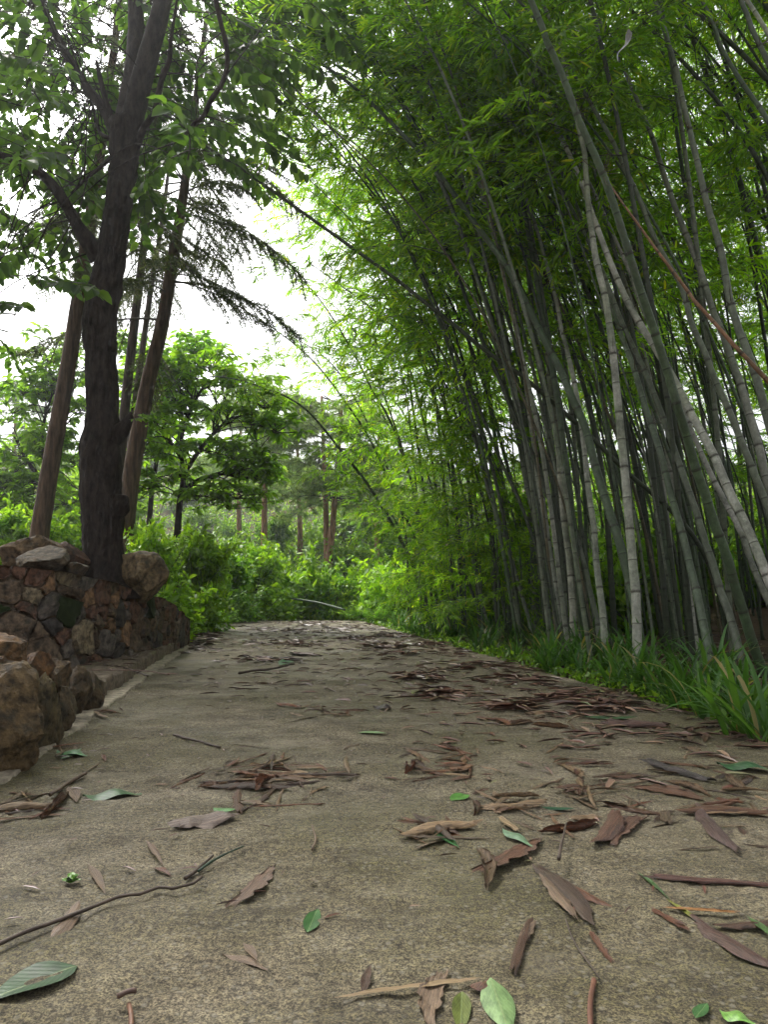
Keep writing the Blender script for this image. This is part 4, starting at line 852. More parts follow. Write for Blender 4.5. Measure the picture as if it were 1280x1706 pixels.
def shrub(px, pyb, pyt, Y, wpx, label, tint, kind, name='shrub', group=None, real_base=True):
    b = at(px, pyb, Y); g = T(b[0], b[1]); top = at(px, pyt, Y)[2]
    if real_base: b[2] = g - .03
    if 345 < px < 650: top -= 26 * Y / FPX
    h = max(top - b[2], .2) / 1.35; w = wpx * .5 * U(1.1, 1.5) * Y / FPX
    t = thing(name, label, 'bush', b, group); rz = U(0, 6.28)
    k = max(1, math.ceil(h / (1.15 * w)))
    for j in range(k):
        o = add('foliage', BU[(kind + j) % 6 if kind != 2 else 2][0], t, color=tuple(np.array(tint) * U(.9, 1.1))); sw = w * (1 - .18 * j); o.scale = (sw, sw, min(h / k * 1.15, sw * 1.15)); o.location = (U(-.15, .15) * w * (j > 0), U(-.15, .15) * w, j * h * 1.25 / k); o.rotation_euler = (0, 0, U(0, 6.28))
    o = add('stems', BU[kind][1], t, color=tint); o.scale = (w * .8, w * .8, h)
    return t
G1, G2, G3, G4 = (1.5, 1.4, .75), (.95, 1.05, .8), (1.9, 1.75, .75), (1.4, 1.3, 1.0)
for a in [(25, 920, 845, 11, 130, 'bright low bush at the left edge behind the pointed boulder', G3, 1), (120, 930, 850, 12, 110, 'bright bush between the leaning fir and the big trunk', G3, 3), (265, 960, 850, 9.5, 130, 'bright leafy bush behind the boulder right of the trunk', G3, 0), (330, 960, 868, 12, 120, 'mid-green bush left of the road end', G1, 1),
          (430, 1010, 875, 17.5, 130, 'tall upright yellow-green bush standing at the middle of the road end', G1, 3), (365, 1000, 880, 16, 110, 'dark glossy bush left of the tall upright bush', G2, 4), (500, 1012, 905, 19, 110, 'rounded bush just right of the tall upright bush', G1, 5), (560, 1015, 920, 18.5, 110, 'bush with dark shaded base above the slanting pole', G2, 3), (620, 1015, 915, 19, 110, 'bush at the right end of the road end row', G1, 4),
          (660, 1020, 930, 16.5, 110, 'pale green low bush beside the far bamboo foot', G3, 1), (300, 1000, 905, 14.5, 100, 'shaded bush behind the ferns at the wall end', G2, 5), (230, 930, 870, 11, 90, 'small bush just right of the big trunk', G1, 1),
          (470, 985, 880, 24, 160, 'wide bush on the slope behind the road end', G4, 0), (580, 960, 870, 25, 150, 'wide bush below the twin conifer trunks', G4, 5), (370, 940, 860, 26, 130, 'pale bush on the slope left of the single conifer', G4, 3), (680, 960, 850, 24, 120, 'grey-green bush on the slope behind the far bamboo', (1, 1.05, 1.2), 0), (640, 900, 790, 32, 130, 'grey-green rounded tree crown far behind the bamboo foot', (.9, 1, 1.2), 1),
          (0, 900, 760, 20, 150, 'tall grey-green bush far behind at the left edge', G4, 4), (170, 905, 780, 22, 170, 'far green bush seen between the tree trunks', G4, 1), (455, 880, 830, 34, 60, 'dark bush behind the single conifer trunk', G2, 2), (520, 900, 845, 36, 90, 'round light bush on the far slope left of the twin trunks', G4, 3), (610, 880, 820, 40, 100, 'far slope bush right of the twin trunks', G4, 0)]:
    shrub(a[0], a[1], a[2], a[3], a[4], a[5], a[6], a[7])
for k in range(18):
    px, Y = 270 + 410 * (k + U(0, 1)) / 18, U(16.5, 25)
    spot = ['behind the stone wall end', 'left of the tall upright bush', 'around the tall upright bush', 'above the slanting pole', 'right of the slanting pole', 'by the far bamboo foot'][k // 3]
    shrub(px, 1010, U(925, 985), Y, U(50, 95), ['ragged', 'low', 'spreading'][k % 3] + ' bush in the thick growth at the road end, ' + spot, tuple(np.array([G1, G2, G3, G4, (2.0, 1.6, .7)][rng.integers(5)]) * U(.75, 1.15)), int(rng.integers(6)), group='bushes at the road end')
# smaller far shrubs on the slope
for k in range(60):
    Y = U(26, 60); x = U(-.5, .15) * Y if k % 4 else U(.1, .6) * Y; z = T(x, Y); b = np.array([x, Y, z]); s = U(.7, 1.6)
    t = thing('shrub', ('big' if s > 1.2 else 'small') + ' pale shrub on the slope ' + ('behind the left trunks' if proj(b)[0] < 250 else 'left of the single conifer' if proj(b)[0] < 430 else 'between the conifers' if proj(b)[0] < 540 else 'right of the twin conifers' if proj(b)[0] < 700 else 'behind the bamboo') + (', lowest' if Y < 34 else ', halfway up' if Y < 46 else ', near the top'), 'bush', b, 'shrubs scattered on the far slope')
    tn = np.array(G4) * U(.7, 1.3)
    for nm, me in zip(('foliage', 'stems'), BU[rng.integers(6)]):
        o = add(nm, me, t, color=tuple(tn)); o.scale = (s, s, s * U(.6, 1.1)); o.rotation_euler = (0, 0, U(0, 6.28))
# shrubs filling the dark understory behind the culms
for k in range(34):
    Y = U(8.5, 16); x = edgeR(Y) + U(1.4, 3 + .55 * Y); b = np.array([x, Y, T(x, Y)]); s = U(.5, 1.0)
    t = thing('shrub', ('tall' if s > .75 else 'low') + ' undergrowth bush glimpsed behind ' + ('the slim culms at the left end' if proj(b)[0] < 880 else 'the pale pair of culms' if proj(b)[0] < 1000 else 'the pale straight culm' if proj(b)[0] < 1120 else 'the leaning culms at right') + (', near' if Y < 11 else ', far' if Y < 13.5 else ', farthest'), 'bush', b, 'undergrowth behind the bamboo')
    tn = np.array([1.2, 1.2, .8]) * U(.7, 1.3)
    for nm, me in zip(('foliage', 'stems'), BU[rng.integers(6)]):
        o = add(nm, me, t, color=tuple(tn)); o.scale = (s, s, s * U(.9, 1.7)); o.rotation_euler = (0, 0, U(0, 6.28))
# far conifers
def far_fir(pts, Y, label, region, nb, col, tint):
    b = at(pts[0][0], pts[0][1], Y); b[2] = T(b[0], b[1]) - .1; t = thing('conifer_tree', label, 'tree', b)
    P = np.vstack([b, px_path([(p[0], p[1]) for p in pts], Y, Y)]); Q = catmull(P, .2); r0 = pts[0][2] * .5 * Y / FPX
    V, F = tube(Q, np.linspace(r0 * 1.05, r0 * .35, len(Q)), 10, True, .12, 4); add('trunk', mesh_from('trunk', V - b, F, [M['fir_bark']]), t, color=col)
    ok = [q for q in Q if proj(q)[1] < region]
    for k in range(nb):
        o = add('needled_branch', PB[rng.integers(4)], t, color=tuple(np.array(tint) * 2.6 * U(.7, 1.25))); p = ok[rng.integers(len(ok))]; place(o, p - b, U(0, 6.28), U(-.45, .4), 0, U(1.2, 2.3))
    return t
RB = (.30, .165, .095)
far_fir([(440, 900, 13), (441, 820, 11), (446, 770, 9), (450, 700, 7), (452, 640, 3)], 27, 'single conifer with thin reddish trunk on the slope above the road end', 810, 40, RB, (1.2, 1.3, 1.0))
far_fir([(545, 945, 13), (543, 850, 12), (541, 790, 10), (538, 720, 7), (536, 660, 3)], 25, 'left one of the twin conifer trunks above the road end', 835, 34, RB, (1.2, 1.3, 1.0))
far_fir([(548, 942, 14), (554, 880, 13), (560, 800, 12), (566, 730, 8), (570, 670, 3)], 24.6, 'right one of the twin conifers, rough-barked and slightly leaning', 835, 34, RB, (1.2, 1.3, 1.0))
far_fir([(398, 900, 10), (398, 820, 9), (400, 740, 7), (402, 690, 3)], 33, 'pale far conifer left of the single conifer', 830, 26, RB, (1.2, 1.35, 1.1))
far_fir([(500, 900, 10), (498, 820, 9), (496, 760, 7), (495, 700, 3)], 35, 'pale far conifer between the single and the twin ones', 830, 26, RB, (1.2, 1.35, 1.1))
far_fir([(628, 900, 10), (628, 820, 9), (630, 760, 7), (632, 700, 3)], 30, 'pale far conifer right of the twin ones', 860, 30, RB, (1.2, 1.35, 1.1))
far_fir([(20, 860, 12), (22, 780, 10), (26, 700, 8), (30, 650, 3)], 32, 'pale far conifer at the left edge of the picture', 800, 40, RB, (1.2, 1.35, 1.1))

# ------------------------------------------------------------------ strap-leaved plants, ferns, ground cover
def strap_clump(seed, n, Lr, wr=(.022, .036)):
    r = np.random.default_rng(seed); parts = []
    for k in range(n):
        az = r.uniform(0, 6.28); L = r.uniform(*Lr); w = r.uniform(*wr) * .5; lean = r.uniform(.12, .75); cur = r.uniform(.2, 1.9) ; m = 9; tw = r.uniform(-.5, .5)
        a = lean; p = np.array([r.normal() * .025, r.normal() * .025, -.01]); rows = []
        for j in range(m):
            t = j / (m - 1); dirv = np.array([math.sin(a) * math.cos(az), math.sin(a) * math.sin(az), math.cos(a)]); side = np.array([-math.sin(az + tw * t), math.cos(az + tw * t), 0]); ww = w * (np.interp(t, [0, .15, .6, .85, 1], [.55, .9, 1, .65, .04])); nn = np.cross(dirv, side)
            rows += [p - side * ww + nn * ww * .35, p, p + side * ww + nn * ww * .35]; p = p + dirv * L / (m - 1); a += cur / (m - 1) * (.3 + 1.6 * t)
        i = np.arange(m - 1) * 3; F = np.vstack([np.stack([i, i + 3, i + 4, i + 1], 1), np.stack([i + 1, i + 4, i + 5, i + 2], 1)]); parts.append((np.array(rows), [F]))
    V, F = merge(parts); return mesh_from('strap_leaves', V, F, [M['strap_leaf']])
SC = [strap_clump(700 + k, 10 + 2 * k, (.22, .54), (.018, .032)) for k in range(6)]
near = [((1238, 1222), 'big arching strap-leaved clump at the right edge, nearest the camera', 1.05), ((1180, 1195), 'strap-leaved clump with a blade reaching left over the road litter', .95), ((1285, 1235), 'strap-leaved clump cut by the right edge of the picture', 1.0), ((1062, 1150), 'strap-leaved clump at the foot of the pale straight culm', .9), ((1010, 1125), 'strap-leaved clump just left of the pale straight culm', .9), ((1110, 1160), 'sparse strap-leaved clump in front of the dark gap between culms', .8), ((965, 1110), 'strap-leaved clump in front of the wide pale culm', .9), ((920, 1100), 'strap-leaved clump before the slim grey culm', .9)]
for (pp, lab, s) in near:
    g = ground(*pp); g[2] = T(g[0], g[1]); o = tag(add('strap_leaf_plant', SC[rng.integers(6)], loc=Vector(g), color=tuple(np.array([.95, 1.0, .9]) * U(.85, 1.15))), lab, 'plant', 'strap-leaved plants along the right verge'); o.scale = (s, s, s); o.rotation_euler = (0, 0, U(0, 6.28))
for k in range(150):
    y = 3.6 + 13.5 * U(0, 1) ** 1.2; x = edgeR(y) + .12 + U(0, .75) * (.6 + y * .05); s = U(.5, .95)
    o = tag(add('strap_leaf_plant', SC[rng.integers(6)], loc=(x, y, T(x, y)), color=tuple(np.array([.85, .95, .9]) * U(.65, 1.15))), ('small' if s < .73 else 'large' if s > .9 else 'middling') + ' strap-leaved clump in the verge row ' + ('against the road, ' if x < edgeR(y) + .4 else 'set back, ') + ('below the pale straight culm' if y < 5 else 'below the wide pale culm' if y < 6.5 else 'below the slim culms' if y < 8.5 else 'below the low leafy bamboo' if y < 11 else 'near the far bamboo foot'), 'plant', 'strap-leaved plants along the right verge'); o.scale = (s, s, s); o.rotation_euler = (0, 0, U(0, 6.28))
for k, (px, py, Y) in enumerate([(338, 1040, 12.3), (352, 1036, 13.5), (325, 1035, 12.8), (365, 1032, 15)]):
    g = at(px, py, Y); o = tag(add('strap_leaf_plant', SC[k], loc=(g[0], Y, T(g[0], Y) + .02), color=(1.6, 1.6, 1.5)), ['pale strap-leaved clump at the far end of the stone wall', 'strap-leaved clump second from the wall end on the left verge', 'strap-leaved clump tucked behind the wall end', 'farthest strap-leaved clump on the left verge'][k], 'plant', 'strap-leaved plants on the left verge'); o.rotation_euler = (0, 0, k * 2.0)
def fern(seed):
    r = np.random.default_rng(seed); P, D, N, L = [], [], [], []; tubes = []
    for k in range(22):
        az = r.uniform(0, 6.28); ln = r.uniform(.45, .85); a0 = r.uniform(.2, .8); t = np.linspace(0, 1, 8); ang = a0 + t * r.uniform(.3, 1.1)
        st = np.cumsum(np.column_stack([np.sin(ang) * math.cos(az), np.sin(ang) * math.sin(az), np.cos(ang)]) * ln / 8, 0); tubes.append(tube(st, np.linspace(.003, .001, 8), 3, False))
        for q in range(34):
            f = .2 + .8 * q / 34; p = np.array([np.interp(f, t, st[:, j]) for j in range(3)]); sd = (1 if q % 2 else -1); side = np.array([-math.sin(az), math.cos(az), 0]) * sd
            P.append(p); D.append(side + np.array([math.cos(az), math.sin(az), .1]) * .5 + r.normal(size=3) * .15); N.append([0, 0, 1]); L.append(.13 * (1.15 - f) + .03)
    L = np.array(L); return leaves(P, D, N, L, L * .28, TPL_SMALL), merge(tubes)
FN = [(lambda a: mesh_from('fronds', *a[0], [M['shrub_leaf']]))(fern(800 + k)) for k in range(3)]
for k, (px, py, Y, s, lab) in enumerate([(300, 1012, 10.5, .8, 'feathery bright plant right behind the stone wall end'), (345, 1015, 12.5, .9, 'feathery bright plant in the middle of the left verge'), (375, 1018, 14, .9, 'feathery bright plant left of the road end'), (325, 985, 12, .9, 'taller feathery plant behind the left verge'), (400, 1025, 16.5, .8, 'low feathery plant where the road disappears'), (590, 1020, 17, .9, 'feathery bright plant right of the road end'), (620, 1022, 15.5, .9, 'feathery plant at the start of the right verge'), (650, 1018, 15, .8, 'feathery plant behind the start of the right verge'), (290, 985, 9.6, .7, 'feathery plant rising over the sloping end of the wall')]):
    g = at(px, py, Y); o = tag(add('feathery_plant', FN[k % 3], loc=(g[0], Y, T(g[0], Y)), color=(1.8, 1.75, .85)), lab, 'plant', 'feathery plants by the road'); o.scale = (s, s, s * 1.1); o.rotation_euler = (0, 0, U(0, 6.28))
# low ground cover and grass along verges and on the slope (uncountable)
def cover(n, fx, L0, wr, hgt, tplt, up):
    P = np.array([fx() for _ in range(n)]); P = np.column_stack([P, terrain(P[:, 0], P[:, 1]) + U(0, hgt, n)])
    D = rng.normal(size=(n, 3)) * .8 + [0, 0, up]; N = rng.normal(size=(n, 3)) * .4 + [0, 0, 1]; L = U(.6, 1.4, n) * L0
    return leaves(P, D, N, L, L * wr, tplt)
def f1():
    y = 3.4 + 15 * U(0, 1) ** 1.3; return edgeR(y) + .06 + abs(rng.normal()) * .3, y
def f2():
    y = U(9.5, 19); return edgeL(y) - .05 - abs(rng.normal()) * .9, y
def f3():
    y = U(18, 30); return U(-8, 3) , y
def f4():
    y = U(26, 62); return U(-.6, .6) * y, y
V, F = merge([cover(5200, f1, .05, .5, .09, TPL_SMALL, .3), cover(3000, f2, .07, .45, .16, TPL_SMALL, .5)]); tag(add('ground_cover', mesh_from('ground_cover', V, F, [M['shrub_leaf']]), color=(1.0, 1.0, .65)), 'low green ground cover along both road verges', 'ground cover', kind='stuff')
V, F = merge([cover(5000, f3, .10, .4, .12, TPL_SMALL, .5), cover(42000, f4, .26, .35, .3, TPL_SMALL, .6)]); tag(add('slope_grass', mesh_from('slope_grass', V, F, [M['shrub_leaf']]), color=(1.5, 1.4, .9)), 'rough grass and weeds covering the far slope', 'grass', kind='stuff')

# ------------------------------------------------------------------ fallen leaves, sheaths and sticks on the road
def strip_mesh(name, seed, curl, fold, wave, shape, m=16, mat='litter'):
    """unit blade: x -.5...5, y half width .5, with real curl, fold, crumple and torn edges"""
    r = np.random.default_rng(seed); t = np.linspace(0, 1, m); n = 7
    ws = {'leaf': [.03, .55, .95, 1, .8, .45, .03], 'sheath': [.6, .9, 1, 1, .9, .65, .2], 'strip': [.6, .9, 1, .85, 1, .9, .5], 'ovate': [.05, .8, 1, .95, .75, .42, .02]}[shape]
    w = np.interp(t, np.linspace(0, 1, 7), ws) * .5; rows = []; ph = r.uniform(0, 6); torn = shape in ('sheath', 'strip'); bow = r.uniform(-.35, .35) * (shape != 'ovate')
    for j in range(m):
        for k in range(n):
            q = (k - 3) / 3; jag = 1 + (r.uniform(-.45, .15) if torn and abs(q) == 1 else r.uniform(-.12, .05) if abs(q) == 1 and shape == 'leaf' else 0); ang = curl * q
            yy = (math.sin(ang) / curl if abs(curl) > .05 else q) * w[j] * jag; z = ((1 - math.cos(ang)) / curl if abs(curl) > .05 else 0) * w[j] + fold * abs(q) * w[j]
            cr = 0 if shape == 'ovate' else .10 * (vnoise(t[j] * 7 + seed, q * 2.5, 3) - .5) + .05 * (vnoise(t[j] * 16 + seed, q * 6, 4) - .5)
            ex = r.uniform(-.12, .06) * (j in (0, m - 1)) * torn
            rows.append((t[j] - .5 + ex, yy + bow * math.sin(t[j] * 3.14), z + cr + wave * .5 * math.sin(t[j] * 3.1) + wave * .3 * math.sin(t[j] * 9 + ph + q)))
    V = np.array(rows); V[:, 2] -= np.percentile(V[:, 2], 12)
    i = (np.arange(m - 1)[:, None] * n + np.arange(n - 1)[None]).reshape(-1); return mesh_from(name, V, [np.stack([i, i + n, i + n + 1, i + 1], 1)], [M[mat]])
ST = {'sheath': [strip_mesh('fallen_sheath', 900 + k, [.5, -1.2, 1.7, -.6][k], [.05, -.05, .1, -.2][k], [.1, .15, .1, .2][k], 'sheath') for k in range(4)],
      'strip': [strip_mesh('fallen_strip', 920 + k, [.4, -1.5, -.9, 0][k], [.1, -.1, -.1, .1][k], [.1, .1, .2, .15][k], 'strip') for k in range(4)],
      'leaf': [strip_mesh('fallen_leaf', 940 + k, [.0, -.7, 1.2, -.4][k], [.2, -.2, .1, -.25][k], [.1, .3, .2, .1][k], 'leaf') for k in range(4)]}
GL = [strip_mesh('green_leaf', 960 + k, [0, -.4][k % 2], [.25, -.2][k % 2], [.05, .35, .15][k % 3], 'ovate', mat='fallen_green') for k in range(4)]
def on_road(o, px0, py0, px1, py1, wpx, lift=.006, roll=0, el=0, zs=None):
    """lay a unit strip from pixel 0 to pixel 1 on the road; width given across in cm-like metres"""
    a, b = ground(px0, py0), ground(px1, py1); d = b - a; L = math.hypot(d[0], d[1]); mid = (a + b) / 2
    place(o, (mid[0], mid[1], float(crest(mid[1])) + .001 + lift * .22), math.atan2(d[1], d[0]), el * .3, roll * .25, (L, wpx, (zs or wpx) * .7))
    return L
DB, RBN, GBN, ORN, TNN = (.085, .042, .022), (.145, .06, .03), (.20, .135, .085), (.40, .19, .06), (.36, .25, .13)
GRN, PGR, DGR = (.03, .085, .025), (.13, .21, .09), (.014, .042, .012)
def litter(name, me, x0, y0, x1, y1, w, col, label, cat, lift=.006, roll=0, el=0, zs=None, group=None):
    o = tag(add(name, me, color=col), label, cat, group); on_road(o, x0, y0, x1, y1, w, lift, roll, el, zs); return o
L_ = litter
L_('fallen_green_leaf', GL[1], 137, 1330, 236, 1326, .085, GRN, 'large arched green leaf on the road left of the biggest leaf heap', 'leaf', .012, 0, 0, .08)
L_('fallen_green_leaf', GL[0], 128, 1612, -22, 1672, .085, DGR, 'large dark green leaf in the bottom left corner', 'leaf', .012, .1)
L_('fallen_dry_leaf', ST['leaf'][3], 82, 1568, 132, 1512, .035, GBN, 'grey-brown folded leaf leaning on the long thin twig', 'leaf', .02, .6, .3)
L_('bamboo_sheath', ST['sheath'][0], 385, 1510, 455, 1443, .042, (.18, .115, .08), 'flat grey-brown sheath with tan edge lying alone in the left foreground', 'sheath', .01)
L_('fallen_green_leaf', GL[2], 512, 1557, 530, 1516, .03, GRN, 'small curled green leaf in the middle foreground', 'leaf', .012, .7)
L_('fallen_dry_leaf', ST['leaf'][1], 370, 1594, 445, 1620, .022, GBN, 'lower one of two joined silver-brown leaves in the foreground', 'leaf', .008)
L_('fallen_dry_leaf', ST['leaf'][0], 405, 1575, 428, 1605, .016, GBN, 'upper one of two joined silver-brown leaves in the foreground', 'leaf', .014, .4)
L_('bamboo_sheath', ST['sheath'][1], 898, 1452, 985, 1546, .062, (.075, .046, .03), 'big dark pointed sheath in the right foreground', 'sheath', .02, 0, 0, .03)
L_('bamboo_sheath', ST['strip'][2], 920, 1460, 1022, 1515, .03, RBN, 'torn reddish strip under the big dark pointed sheath', 'sheath', .008)
L_('bamboo_sheath', ST['sheath'][3], 905, 1470, 960, 1540, .03, GBN, 'pale torn strip on top of the big dark sheath', 'sheath', .034)
L_('bamboo_sheath', ST['sheath'][2], 800, 1420, 810, 1490, .055, (.12, .075, .04), 'curled fibrous sheath end hanging like a barrel', 'sheath', .03, .2, .1, .05)
L_('bamboo_sheath', ST['sheath'][0], 800, 1455, 900, 1400, .06, (.13, .065, .04), 'broad brown sheath beside the curled barrel-shaped one', 'sheath', .025, -.3)
L_('bamboo_sheath', ST['strip'][1], 885, 1538, 855, 1630, .03, DB, 'twisted dark sheath strip pointing at the bottom edge', 'sheath', .01)
L_('bamboo_sheath', ST['sheath'][3], 872, 1570, 893, 1540, .022, GBN, 'pale upper end of the twisted dark strip', 'sheath', .02, .5)
L_('bamboo_sheath', ST['strip'][0], 985, 1555, 1020, 1605, .016, RBN, 'short reddish strip right of the twisted dark one', 'sheath', .008)
L_('fallen_dry_leaf', ST['sheath'][1], 1025, 1360, 985, 1415, .075, (.12, .058, .036), 'left one of two broad brown heart-shaped sheaths', 'leaf', .02, .2)
L_('fallen_dry_leaf', ST['sheath'][0], 1072, 1365, 1022, 1412, .06, (.125, .066, .042), 'right one of two broad brown heart-shaped sheaths', 'leaf', .02, -.3)
L_('bamboo_sheath', ST['strip'][1], 1085, 1464, 1300, 1480, .032, (.11, .045, .03), 'long straight reddish-brown strip at the right edge', 'sheath', .012)
L_('fallen_green_leaf', ST['leaf'][2], 1062, 1455, 1118, 1503, .014, (.06, .13, .03), 'green blade tip left of the long reddish strip', 'leaf', .012)
L_('fallen_green_leaf', ST['leaf'][2], 1110, 1500, 1180, 1552, .014, (.22, .24, .03), 'yellow-green blade crossing under the orange strip', 'leaf', .010)
L_('bamboo_sheath', ST['strip'][2], 1165, 1540, 1300, 1620, .045, (.10, .055, .04), 'broad brown strip running out of the right edge below the orange one', 'sheath', .014)
L_('bamboo_sheath', ST['strip'][0], 1112, 1518, 1232, 1526, .016, ORN, 'narrow bright orange strip in the right foreground', 'sheath', .024)
L_('bamboo_sheath', ST['strip'][3], 1072, 1512, 1145, 1552, .02, RBN, 'short red-brown strip left of the orange one', 'sheath', .01)
L_('bamboo_sheath', ST['strip'][2], 1200, 1548, 1290, 1540, .028, DB, 'dark strip lying behind the broad brown one at the right edge', 'sheath', .02)
L_('fallen_green_leaf', ST['leaf'][0], 1245, 1535, 1300, 1580, .016, (.08, .16, .04), 'green blade at the right edge on dark strips', 'leaf', .04)
L_('bamboo_sheath', ST['strip'][3], 578, 1668, 795, 1640, .014, TNN, 'long tan strip near the bottom edge', 'sheath', .03)
L_('fallen_green_leaf', GL[3], 818, 1640, 850, 1735, .05, PGR, 'pale green leaf cut by the bottom edge', 'leaf', .02, .2)
L_('fallen_green_leaf', GL[0], 770, 1655, 768, 1730, .028, (.07, .09, .02), 'olive leaf under the tan strip at the bottom edge', 'leaf', .008)
L_('fallen_dry_leaf', ST['sheath'][0], 740, 1625, 720, 1720, .04, GBN, 'crumpled brown leaf under the tan strip', 'leaf', .01)
L_('fallen_dry_leaf', ST['leaf'][1], 815, 1638, 780, 1650, .03, RBN, 'curled brown leaf at the end of the tan strip', 'leaf', .015)
L_('fallen_dry_leaf', ST['leaf'][0], 605, 1660, 618, 1615, .016, DB, 'small upright dark leaf left of the tan strip', 'leaf', .015, .5, .3)
L_('fallen_green_leaf', GL[1], 1200, 1690, 1260, 1712, .03, (.12, .26, .05), 'bright green leaf at the bottom edge on the right', 'leaf', .012)
L_('fallen_green_leaf', GL[0], 1160, 1700, 1180, 1675, .02, GRN, 'small dark green leaf above the bright one at the bottom edge', 'leaf', .012)
L_('fallen_green_leaf', GL[2], 752, 1337, 784, 1326, .045, (.06, .17, .03), 'short bright green leaf right of the road centre', 'leaf', .018, .5)
L_('fallen_green_leaf', GL[3], 903, 1348, 962, 1350, .03, (.012, .05, .025), 'narrow dark green leaf lying crosswise', 'leaf', .012)
L_('fallen_green_leaf', GL[0], 726, 1388, 766, 1416, .028, (.025, .1, .03), 'narrow green leaf on a thin heap of straw', 'leaf', .016)
L_('fallen_green_leaf', GL[1], 838, 1390, 888, 1420, .032, (.11, .19, .12), 'grey-green leaf resting on the broad brown sheath', 'leaf', .05, .2)
L_('fallen_dry_leaf', ST['strip'][1], 835, 1368, 868, 1392, .03, TNN, 'tan curled leaf above the grey-green one', 'leaf', .03)
L_('fallen_green_leaf', ST['leaf'][3], 975, 1197, 1062, 1198, .06, (.03, .09, .02), 'long green blade lying in the litter near the right verge', 'leaf', .02)
L_('bamboo_sheath', ST['strip'][1], 1010, 1208, 1118, 1214, .1, (.10, .05, .036), 'long flat brown sheath beneath the green blade near the verge', 'sheath', .02)
L_('bamboo_sheath', ST['strip'][1], 1078, 1272, 1192, 1308, .05, (.045, .034, .03), 'dark rolled sheath lying slanted at the right', 'sheath', .02, 0, 0, .07)
L_('bamboo_sheath', ST['strip'][2], 1168, 1352, 1232, 1422, .05, (.10, .06, .05), 'rolled brown sheath pointing to the camera at the right', 'sheath', .02, 0, 0, .06)
L_('fallen_green_leaf', GL[1], 1195, 1276, 1295, 1288, .09, (.025, .075, .03), 'dark green leaf on litter at the right edge', 'leaf', .02)
L_('fallen_green_leaf', GL[0], 598, 1222, 646, 1223, .05, PGR, 'pale green leaf lying flat in the road centre', 'leaf', .01)
L_('fallen_dry_leaf', ST['sheath'][0], 487, 1090, 537, 1094, .18, (.10, .05, .036), 'flat reddish-brown leaf far up the road centre', 'leaf', .03)
L_('fallen_green_leaf', GL[2], 466, 1110, 490, 1100, .1, (.03, .1, .035), 'small green leaf standing beside the far twig', 'leaf', .04, .9)
L_('fallen_dry_leaf', ST['leaf'][0], 113, 1312, 127, 1338, .04, GBN, 'brown leaf next to the short stick on the left', 'leaf', .01)
L_('fallen_dry_leaf', ST['sheath'][3], 290, 1380, 395, 1365, .11, (.19, .14, .11), 'broad greyish sheath at the lower edge of the biggest heap', 'sheath', .014)
L_('fallen_green_leaf', GL[3], 355, 1352, 394, 1354, .05, (.05, .15, .03), 'round green leaf on the lower edge of the biggest heap', 'leaf', .02)
L_('fallen_dry_leaf', ST['leaf'][0], 145, 1440, 175, 1492, .02, GBN, 'small torn brown leaf near the twig, left foreground', 'leaf', .01)
L_('fallen_dry_leaf', ST['leaf'][2], 242, 1402, 272, 1445, .02, GBN, 'narrow standing grey leaf left of centre', 'leaf', .012, .6)
L_('fallen_dry_leaf', ST['leaf'][2], 255, 1448, 285, 1462, .02, RBN, 'tiny reddish leaf above the long twig', 'leaf', .01)
L_('fallen_dry_leaf', ST['leaf'][1], 622, 1180, 648, 1184, .09, (.06, .04, .035), 'single dark curled leaf right of the far heap', 'leaf', .02)
L_('fallen_green_leaf', GL[1], 95, 1255, 145, 1262, .07, (.07, .17, .08), 'green leaf in the wet litter beside the rocks', 'leaf', .015)
L_('fallen_green_leaf', ST['leaf'][3], 100, 1268, 135, 1250, .03, (.09, .17, .07), 'thin green blade in the wet litter beside the rocks', 'leaf', .02)
# little sprout
sp = thing('seedling', 'tiny bright green seedling sprouting from the concrete', 'plant', ground(118, 1474))
for k in range(6): place(add('leaf', GL[k % 4], sp, color=(.07, .17, .02)), (0.006 * math.cos(k), .006 * math.sin(k), .008 + .004 * (k % 3)), k * 1.05, .12, 0, (.032, .017, .02))
# sticks
def stick(pts, r0, r1, label, lift=.008, col=(.06, .042, .03), name='twig'):
    P = np.array([ground(*p) + np.array([0, 0, lift + (p[2] if len(p) > 2 else 0)]) if len(p) == 2 else ground(p[0], p[1]) + np.array([0, 0, lift + p[2]]) for p in pts]); Q = catmull(P, .02)
    Q[:, 0] += .006 * np.array([mnoise.noise(Vector((k * .21, 5.5, r0 * 700))) for k in range(len(Q))]); Q[:, 2] += .004 * np.array([mnoise.noise(Vector((k * .3, r0 * 900, 0))) for k in range(len(Q))])
    V, F = tube(Q, np.linspace(r0, r1, len(Q)) * (1 + .3 * np.array([max(0, mnoise.noise(Vector((k * .37, 1.5, r0 * 500)))) for k in range(len(Q))])), 7, True, .35, 80); b = P[0]
    return tag(add(name, mesh_from(name, V - b, F, [M['stick']]), loc=Vector(b), color=col), label, 'twig')
_g0 = ground
def ground(px, py, *a): return _g0(px, py)
stick([(-20, 1592), (80, 1550), (140, 1528), (200, 1505), (232, 1500), (262, 1489), (285, 1491), (300, 1487), (320, 1482), (334, 1472)], .0038, .0026, 'long bent dark twig in the left foreground', .012)
stick([(290, 1228), (320, 1236), (366, 1248)], .006, .004, 'thin twig above the biggest leaf heap')
stick([(398, 1126), (425, 1121), (450, 1119), (490, 1110)], .010, .006, 'dark twig lying across the road far ahead', .02)
stick([(84, 1331), (110, 1312), (141, 1293)], .006, .006, 'short straight brown stick beside the arched green leaf', .01, (.09, .06, .04))
stick([(308, 1470), (330, 1455), (356, 1430)], .004, .003, 'short dark stick above the long twig')
stick([(330, 1460), (350, 1445), (380, 1428), (405, 1418)], .003, .002, 'thin dark wavy twig near the short dark stick', .01, (.03, .05, .03))
